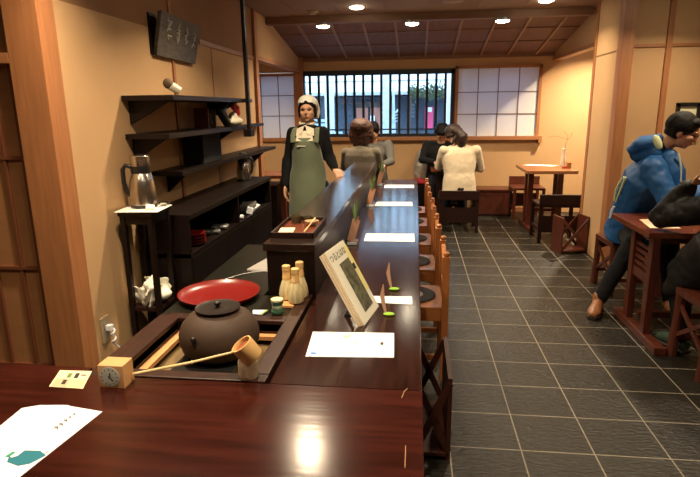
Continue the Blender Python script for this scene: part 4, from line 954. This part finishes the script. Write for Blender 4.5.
def person(label, loc, rz, J, top, legs_m, hair_fn, skin=SKIN, shoe_m=SOLE, vox=.007, torso_w=1.0, puff=1.0, hands=True, hcurl=(.4, .4), foldamp=.004, face=True, facedir=0, hpitch=0, hs=1.0, pn=((0, 0, -1), (0, 0, -1)), sleeve=.97):
    """J: joints in local coordinates, +Y is forward; returns root"""
    t = thing('person', label, 'person', loc, rz)
    hip, waist, chest, neck, head = [Vector(J[k]) for k in ('hip', 'waist', 'chest', 'neck', 'head')]
    X = Vector(J.get('x', (1, 0, 0)))
    M = frame_rot(facedir, hpitch)
    b = NB()
    head_bm(b, head, M, hs)
    nb = head+M.to_3x3() @ Vector((0, -.02, -.05))
    limb(b, [chest, neck, nb], [.06, .05, .05])
    tube(b, [hip, waist, chest], [(.13*torso_w, .10), (.115*torso_w, .085), (.14*torso_w, .09)], 16, xdir=X); ell(b, hip, (.12*torso_w, .1, .09))
    for s in ('L', 'R'):
        sh, el, wr = [Vector(p) for p in J['arm'+s]]
        limb(b, [lerp(chest, sh, .6), sh, el], [.042, .038, .030]); limb(b, [el, lerp(el, wr, .35), wr], [.030, .028, .022])
        if hands:
            hd = Vector(J.get('hdir'+s, wr-el))
            hand(b, wr, hd, pn[0 if s == 'L' else 1], 1 if s == 'R' else -1, hcurl[0 if s == 'L' else 1])
        hp, kn, an, to = [Vector(p) for p in J['leg'+s]]
        limb(b, [hp, kn], [.075, .05]); limb(b, [kn, lerp(kn, an, .35), an], [.048, .05, .034]); limb(b, [an, lerp(an, to, .6)], [.032, .03])
    body = ob('body', fuse(b, vox, 2), skin, t, True)
    if face: face_parts(body, head, M, hs)
    # upper garment
    b = NB(); w_ = torso_w
    lowr = hip+Vector((0, 0, -.055))
    tube(b, [lowr, lerp(hip, waist, .6), waist, lerp(waist, chest, .55), chest, lerp(chest, neck, .45), lerp(chest, neck, .72), lerp(chest, neck, .92)],
         [(.170*w_, .128*puff), (.158*w_, .122*puff), (.148*w_, .114*puff), (.165*w_, .120*puff), (.178*w_, .115*puff), (.145*w_, .100), (.098*w_, .078), (.060, .060)], 24, xdir=X)
    for s in ('L', 'R'):
        sh, el, wr = [Vector(p) for p in J['arm'+s]]
        limb(b, [lerp(neck, sh, .35)+Vector((0, 0, -.04)), lerp(neck, sh, .72)+Vector((0, 0, -.030)), sh], [.058*puff, .056*puff, .060*puff*min(1, w_)]); limb(b, [sh, lerp(sh, el, .5), el], [.060*puff*min(1, w_), .055*puff*min(1, w_), .048*puff*min(1, w_)]); limb(b, [el, lerp(el, wr, .5), lerp(el, wr, sleeve)], [.050*puff, .044*puff, .035*puff])
    ob('top', fuse(b, .009, 4, foldamp, 11), top, t, True)
    # trousers
    b = NB(); ell(b, hip+Vector((0, 0, -.01)), (.135*min(w_, 1.1), .125, .10), n=18, m=12)
    for s in ('L', 'R'):
        hp, kn, an, to = [Vector(p) for p in J['leg'+s]]
        limb(b, [hp, lerp(hp, kn, .5), kn], [.092, .078, .064]); limb(b, [kn, lerp(kn, an, .4), lerp(kn, an, .96)], [.064, .060, .048])
    ob('trousers', fuse(b, .010, 3, .005, 12), legs_m, t, True)
    for s in ('L', 'R'):
        hp, kn, an, to = [Vector(p) for p in J['leg'+s]]
        d = Vector((to-an).to_tuple()); d.z = 0; d.normalize(); z0 = an.z-.075
        b = NB(); heel = Vector((an.x, an.y, z0))-d*.045; tip = heel+d*.255
        sd = d.cross(Vector((0, 0, 1)))
        tube(b, [heel+Vector((0, 0, .045)), lerp(heel, tip, .2)+Vector((0, 0, .05)), lerp(heel, tip, .5)+Vector((0, 0, .045)), lerp(heel, tip, .8)+Vector((0, 0, .034)), tip+Vector((0, 0, .028))], [(.028, .036), (.037, .044), (.041, .040), (.046, .030), (.024, .018)], 14, xdir=sd)
        limb(b, [lerp(heel, tip, .22)+Vector((0, 0, .06)), an+Vector((0, 0, .03))], [.040, .040])
        sh_ = ob('shoe', fuse(b, .006, 2), shoe_m, t, True)
        b = NB()
        for q in (.40, .50, .60):
            c_ = lerp(heel, tip, q)+Vector((0, 0, .088-.055*(q-.35)/.3)); tube(b, [c_-sd*.024-Vector((0, 0, .008)), c_, c_+sd*.024-Vector((0, 0, .008))], .0035, 6)
        ob('laces', b, SOLE, sh_, True)
        b = NB(); tube(b, [heel-d*.006+Vector((0, 0, .012)), lerp(heel, tip, .4)+Vector((0, 0, .012)), lerp(heel, tip, .8)+Vector((0, 0, .012)), tip+d*.004+Vector((0, 0, .012))], [(.033, .012), (.043, .012), (.050, .012), (.028, .012)], 14, xdir=sd); ob('sole', b, SOLE, sh_, True)
    T_ = Matrix.Translation(head) @ M @ Matrix.Scale(hs, 4)
    if hair_fn:
        hb, hm = hair_fn(); bmesh.ops.transform(hb, matrix=T_, verts=hb.verts); ob('hair', hb, hm, t, True)
    return t, T_
def hair_cap(front=.30, length=-.02, wide=1.0):
    """hair shell around the skull; cut away over the face"""
    def f(m, extra=None, amp=.004):
        b = NB(); ell(b, (0, -.022, .034), (.084*wide, .096, .092), n=24, m=16)
        tube(b, [(0, -.035, .02), (0, -.045, -.05), (0, -.045, length)], [(.080*wide, .072), (.074*wide, .055), (.058*wide, .040)], 18, xdir=(1, 0, 0))
        if extra: extra(b)
        return fuse(b, .006, 2, amp, 22, .3), m
    return f

# --- standing server
J = dict(hip=(0, 0, .84), waist=(0, .005, .98), chest=(0, 0, 1.20), neck=(0, -.01, 1.335), head=(0.0, .01, 1.455),
 armL=[(-.165, -.01, 1.235), (-.225, -.03, .99), (-.235, .06, .80)], armR=[(.165, -.01, 1.235), (.215, .0, 1.0), (.225, .08, .965)],
 legL=[(-.08, 0, .82), (-.085, .01, .44), (-.085, -.01, .075), (-.10, .15, .02)], legR=[(.08, 0, .82), (.085, .01, .44), (.085, -.01, .075), (.10, .15, .02)])
# facing the camera: local +Y maps to world -Y. World X of local x is mirrored.
J['armL'] = [(-.128, -.01, 1.262), (-.178, -.04, 1.05), (-.225, .02, .965)]   # world right hand rests on ledge
J['armR'] = [(.128, -.01, 1.262), (.180, -.03, 1.03), (.195, .04, .83)]; J['head'] = (-.012, .02, 1.438)
J['hdirL'] = (-.35, .6, -.25); J['hdirR'] = (-.05, .35, -1)
def server_hair():
    b = NB(); ell(b, (0, -.022, .025), (.079, .092, .088), n=24, m=16); ell(b, (0, .018, .062), (.064, .056, .036)); ell(b, (-.070, .018, -.005), (.014, .026, .058)); ell(b, (.070, .018, -.005), (.014, .026, .058)); tube(b, [(-.066, .035, .030), (-.048, .058, .056), (0, .068, .072), (.048, .058, .056), (.066, .035, .030)], [.012, .015, .017, .015, .012], 10)
    return fuse(b, .006, 2, .002, 22), HAIRB
t, TH = person('woman in a white headscarf and green apron standing behind the bar', (-.885, 4.48, 0), PI, J, BLK, NAVY, server_hair, skin=SKIN, hands=True, torso_w=.80, hs=.92, hcurl=(.25, .35), pn=((0, 0, -1), (-1, 0, 0)), vox=.006)
b = NB(); ell(b, (0, -.018, .056), (.090, .102, .080), n=24, m=16); tube(b, [(-.03, -.06, .03), (-.055, -.075, -.03), (-.065, -.07, -.075)], [(.065, .05), (.05, .03), (.02, .012)], 14, xdir=(1, 0, 0))
b = fuse(b, .006, 3, .003, 14)
kill = [v for v in b.verts if v.co.y > .020-.25*(v.co.z-.05)+.0 and v.co.z < .072-.30*abs(v.co.x)]
bmesh.ops.delete(b, geom=kill, context='VERTS'); bmesh.ops.transform(b, matrix=TH, verts=b.verts)
o = ob('headscarf', b, WHITE_C, t, True); md = o.modifiers.new('s', 'SOLIDIFY'); md.thickness = .003
def wrap_sheet(zs, ang, n=20, off=0, th=.006):
    """zs: (z, rx, ry, half angle, y0); sheet around the front of the body"""
    b = NB(); rows = []
    for (z, rx, ry, ha, y0) in zs:
        rows.append([b.verts.new((rx*math.sin(a), y0+ry*math.cos(a), z)) for a in [(-ha+2*ha*k/n) for k in range(n+1)]])
    for a, c in zip(rows, rows[1:]):
        for k in range(n): b.faces.new((a[k], a[k+1], c[k+1], c[k]))
    b.normal_update()
    for v in b.verts: v.co += v.normal*(noise.noise(Vector((v.co.x*14, v.co.y*14, v.co.z*5)))*.016) if v.co.z < 1.0 else Vector((0, 0, 0))
    return b
b = wrap_sheet([(.36, .185, .18, 1.9, 0), (.6, .178, .172, 1.85, 0), (.70, .172, .166, 1.85, 0), (.78, .166, .160, 1.82, 0), (.85, .160, .152, 1.8, 0), (.92, .148, .144, 1.7, 0), (.98, .138, .136, 1.6, 0), (1.05, .136, .138, 1.30, 0), (1.12, .142, .142, 1.05, 0), (1.17, .148, .142, .85, 0), (1.225, .148, .140, .74, 0)], 0)
o = ob('apron', b, GREEN, t, True); md = o.modifiers.new('s', 'SOLIDIFY'); md.thickness = .006
for s in (-1, 1):
    b = NB(); tube(b, [(s*.095, .135, 1.19), (s*.098, .112, 1.25), (s*.092, .06, 1.292), (s*.085, -.02, 1.305), (s*.06, -.09, 1.25), (s*.03, -.115, 1.12)], [(.019, .005)]*6, 10, xdir=(1, 0, 0)); ob('apron_strap', b, GREEN, o, True)
b = NB(); box(b, -.01, .06, .14, .147, 1.155, 1.165); b2 = ob('badge_pin', b, mat('cream_print', (.5, .5, .38, 1), .6), o)
b = NB()
tube(b, [(0, .05, 1.335), (.05, .035, 1.33), (.062, -.02, 1.345), (0, -.07, 1.365), (-.062, -.02, 1.345), (-.05, .035, 1.33), (0, .05, 1.335)], [(.010, .014)]*7, 10, cap=False)
prism(b, [(0, .088, 1.325), (.07, .078, 1.295), (.075, .105, 1.24), (.025, .125, 1.255)], (0, .006, 0)); prism(b, [(0, .088, 1.325), (-.07, .078, 1.295), (-.075, .105, 1.24), (-.025, .125, 1.255)], (0, .006, 0))
prism(b, [(-.06, .100, 1.28), (.06, .100, 1.28), (.07, .135, 1.20), (-.07, .135, 1.20)], (0, .005, 0))
ob('collar', b, mat('cream_shirt', (.70, .62, .48, 1), .8), t)
b = NB(); tube(b, [(-.222+.030*math.cos(a), .018+.030*math.sin(a), .972) for a in [k*PI/6 for k in range(13)]], .004, 6, cap=False); ob('wristband', b, BLACKP, t, True)

def sit(hipz=.50, lean=.06, hy=0, headz=1.20, headx=0, arms=None, knee=.42, kz=.47, feet=.36, sw=.165, shz=.99):
    l = lean
    J = dict(hip=(0, hy, hipz), waist=(0, hy+l*.3, hipz+.17), chest=(0, hy+l*.8, shz-.06), neck=(headx*.4, hy+l*1.1, shz+.06), head=(headx, hy+l*1.5+.02, headz))
    a = arms or dict(L=[(-sw, hy+l*.9, shz-.03), (-sw-.045, hy+l+.08, shz-.25), (-.10, hy+.33, shz-.22)], R=[(sw, hy+l*.9, shz-.03), (sw+.045, hy+l+.08, shz-.25), (.10, hy+.33, shz-.22)])
    J['armL'] = a['L']; J['armR'] = a['R']
    J['legL'] = [(-.085, hy+.02, hipz), (-.10, hy+knee, kz), (-.10, hy+feet, .08), (-.10, hy+feet+.12, .02)]
    J['legR'] = [(.085, hy+.02, hipz), (.10, hy+knee, kz), (.10, hy+feet, .08), (.10, hy+feet+.12, .02)]
    return J
# --- woman in grey-brown, back to the camera, by the window
def bob():
    return hair_cap(length=-.155, wide=1.40)(HAIRR, lambda b: [tube(b, [(s*.085, -.01, .03), (s*.100, -.005, -.05), (s*.09, .01, -.125)], [(.035, .05), (.035, .05), (.022, .035)], 12) for s in (-1, 1)], .006)
person('woman with reddish-brown bob in a grey-brown sweater, back turned, by the window', (-.60, 6.00, 0), -.10, sit(headz=1.215, shz=1.0, lean=.03, sw=.165, feet=.26, knee=.32), GREYK, NAVY, bob, torso_w=1.08, hs=1.08)
# --- man in grey opposite her
person('man in grey sweater leaning forward across the small table by the window', (-.525, 7.06, 0), PI-.06, sit(headz=1.165, headx=.0, shz=.98, lean=.10, sw=.19, feet=.28, knee=.34,
       arms=dict(L=[(-.19, .09, 1.0), (-.24, .20, .80), (-.16, .35, .775)], R=[(.19, .09, 1.0), (.22, .20, .80), (.10, .37, .775)])), GREYK2, NAVY, lambda: hair_cap(length=-.03, wide=1.05)(HAIRB, lambda b: ell(b, (0, .04, .078), (.066, .045, .034)), .006), skin=SKIN2, torso_w=1.1, hpitch=-.6)
# --- woman in cream sweater, back turned
def pony():
    def ex(b):
        tube(b, [(.0, -.10, .035), (.04, -.125, .0), (.085, -.12, -.06), (.085, -.10, -.12), (.06, -.08, -.22)], [.04, .056, .074, .066, .014], 14)
        tube(b, [(.03, -.12, -.04), (-.005, -.105, -.10), (-.03, -.09, -.15)], [.03, .025, .008], 10)
    return hair_cap(length=-.04, wide=1.28)(HAIRD, ex, .006)
t, TT = person('woman in a cream sweater with a dark brown ponytail, back turned, at the far wall', (.53, 6.60, 0), .10, sit(headz=1.13, headx=-.065, shz=.955, lean=.10, sw=.20, feet=.28, knee=.34,
       arms=dict(L=[(-.19, .06, .945), (-.23, .16, .74), (-.17, .34, .74)], R=[(.20, .06, .945), (.275, .13, .72), (.18, .30, .735)])), CREAM, NAVY, pony, torso_w=1.22, hpitch=-.3, hs=.98)
b = NB(); ell(b, (-.005, -.115, .02), (.012, .008, .012)); bmesh.ops.transform(b, matrix=TT, verts=b.verts); ob('hair_tie', b, WHITE, t, True)
# --- person in black facing her
person('person in black with black hair sitting against the far wall behind the ponytailed woman', (.33, 7.44, 0), PI+.05, sit(headz=1.13, headx=.0, shz=.95, lean=.10, sw=.18, feet=.28, knee=.34,
       arms=dict(L=[(-.18, .07, .97), (-.24, .16, .78), (-.12, .33, .765)], R=[(.18, .07, .97), (.25, .16, .78), (.10, .33, .765)])), BLK, NAVY, lambda: hair_cap(length=-.06, wide=1.15)(HAIRB, lambda b: ell(b, (0, .045, .075), (.075, .05, .04)), .006), torso_w=1.15, hpitch=-.95)
# --- man in blue jacket (coordinates relative to root, root not rotated)
bx, by = 1.60, 4.36
def W(x, y, z): return (x-bx, y-by, z)
J = dict(x=(.55, .83, 0), hip=W(1.665, 4.34, .52), waist=W(1.665, 4.28, .68), chest=W(1.690, 4.15, .96), neck=W(1.70, 4.08, 1.13), head=W(1.800, 4.00, 1.268),
 armL=[W(1.74, 4.30, 1.00), W(1.95, 4.22, .82), W(2.02, 4.00, .86)],
 armR=[W(1.63, 3.98, 1.02), W(1.70, 3.86, .82), W(1.93, 3.80, .865)],
 legL=[W(1.76, 4.33, .50), W(1.80, 3.98, .50), W(1.82, 3.92, .078), W(1.82, 3.80, .02)],
 legR=[W(1.63, 4.28, .50), W(1.52, 3.90, .50), W(1.33, 3.90, .078), W(1.27, 3.78, .02)])
def man_hair(): return hair_cap(length=-.05, wide=1.10)(HAIRB, lambda b: ell(b, (0, .045, .078), (.068, .042, .030)), .004)
t, TH = person('man in a bright blue hooded jacket and glasses bent over the table at right', (bx, by, 0), 0, J, BLUEJ, mat('dark_grey_jeans', (.012, .012, .014, 1), .9, spec=.2), man_hair, skin=SKIN2, shoe_m=LEATH, torso_w=1.32, puff=1.45, foldamp=.009, facedir=-2.05, hpitch=-.38, hs=1.05, hcurl=(.6, .6))
b = NB()
hx, hy, hz = W(1.650, 4.12, 1.135)
tube(b, [(hx-.105, hy+.07, hz-.02), (hx-.04, hy+.03, hz+.035), (hx+.03, hy-.03, hz+.05), (hx+.10, hy-.07, hz-.01)], [(.06, .04), (.10, .065), (.10, .068), (.055, .04)], 16, xdir=(.55, .83, 0))
limb(b, [(hx-.05, hy+.05, hz-.03), (hx+.02, hy-.08, hz-.01)], [.06, .055])
hd = ob('hood', fuse(b, .008, 3, .006, 14), BLUEJ, t, True)
b = NB(); ell(b, (hx-.002, hy-.125, hz+.062), (.026, .014, .056), rot=(.1, -.45, -.3)); ob('hood_lining', fuse(b, .005, 1), NEON, hd, True)
# lime trimmed pocket on the near side
b = NB()
tube(b, [W(1.486, 4.055, .950), W(1.488, 4.10, .895), W(1.486, 4.14, .83), W(1.486, 4.20, .745)], [.006, .009, .009, .006], 8)
tube(b, [W(1.482, 4.08, .948), W(1.478, 4.14, .90), W(1.476, 4.19, .84), W(1.482, 4.22, .755)], [.006, .008, .008, .006], 8)
ob('pocket_trim', b, NEON, t, True)
b = NB(); tube(b, [W(1.486, 4.22, .71), W(1.482, 4.235, .68), W(1.476, 4.25, .615)], [.009, .012, .009], 8); ob('drawcord', b, WHITE, t, True)
# glasses
b = NB()
for sx in (-1, 1):
    tube(b, [(sx*.031+.021*math.cos(a), .094, .002+.016*math.sin(a)) for a in [k*PI/6 for k in range(13)]], .0022, 6, cap=False)
    bar(b, (sx*.052, .092, .006), (sx*.080, .0, .004), .003, .005)
bar(b, (-.01, .096, .005), (.01, .096, .005), .003, .003); bmesh.ops.transform(b, matrix=TH, verts=b.verts); ob('glasses', b, BLACKP, t, True)
b = NB(); c_ = Vector(W(1.735, 3.995, 1.10)); limb(b, [c_, c_+Vector((.03, -.02, -.10)), c_+Vector((.04, -.02, -.22))], [.055, .075, .08]); ob('jacket_front', fuse(b, .009, 2, .005, 14), BLUEJ, t, True)
b = NB(); tube(b, [c_+Vector((.02, -.075, .03)), c_+Vector((.045, -.085, -.06)), c_+Vector((.05, -.09, -.16))], [.008, .007, .007], 8); ob('zip', b, mat('pale_zip', (.55, .6, .55, 1), .5), t, True)
# --- black jacket diner at the right edge
bx, by = 1.76, 3.02
J = dict(x=(.97, .2, 0), hip=W(1.80, 3.02, .53), waist=W(1.80, 3.05, .70), chest=W(1.80, 3.09, .92), neck=W(1.74, 3.14, 1.05), head=W(1.660, 3.18, 1.165),
 armL=[W(1.66, 3.14, .91), W(1.50, 3.44, .79), W(1.575, 3.34, .985)],
 armR=[W(1.94, 3.12, .96), W(2.02, 3.40, .79), W(1.88, 3.55, .78)],
 legL=[W(1.70, 3.05, .50), W(1.575, 3.32, .50), W(1.60, 3.24, .078), W(1.56, 3.36, .02)],
 legR=[W(1.85, 3.05, .50), W(1.85, 3.38, .50), W(1.86, 3.30, .078), W(1.86, 3.44, .02)])
J['hdirL'] = (.55, -.15, .35)
t, TH = person('person in a black quilted jacket at the right edge with one hand raised', (bx, by, 0), 0, J, BLKJ, BLK, lambda: hair_cap(length=-.06, wide=1.08)(HAIRB), torso_w=1.25, puff=1.5, foldamp=.014, facedir=-.5, hpitch=-.2, pn=((.3, .3, .9), (0, 0, -1)), shoe_m=mat('dark_green_shoe', (.03, .05, .035, 1), .7), sleeve=.92)
b = NB(); limb(b, [W(1.66, 3.06, .66), W(1.60, 3.22, .52), W(1.53, 3.30, .36)], [(.17, .14), (.13, .09), (.05, .04)]); ob('coat_skirt', fuse(b, .010, 3, .012, 9), BLKJ, t, True)
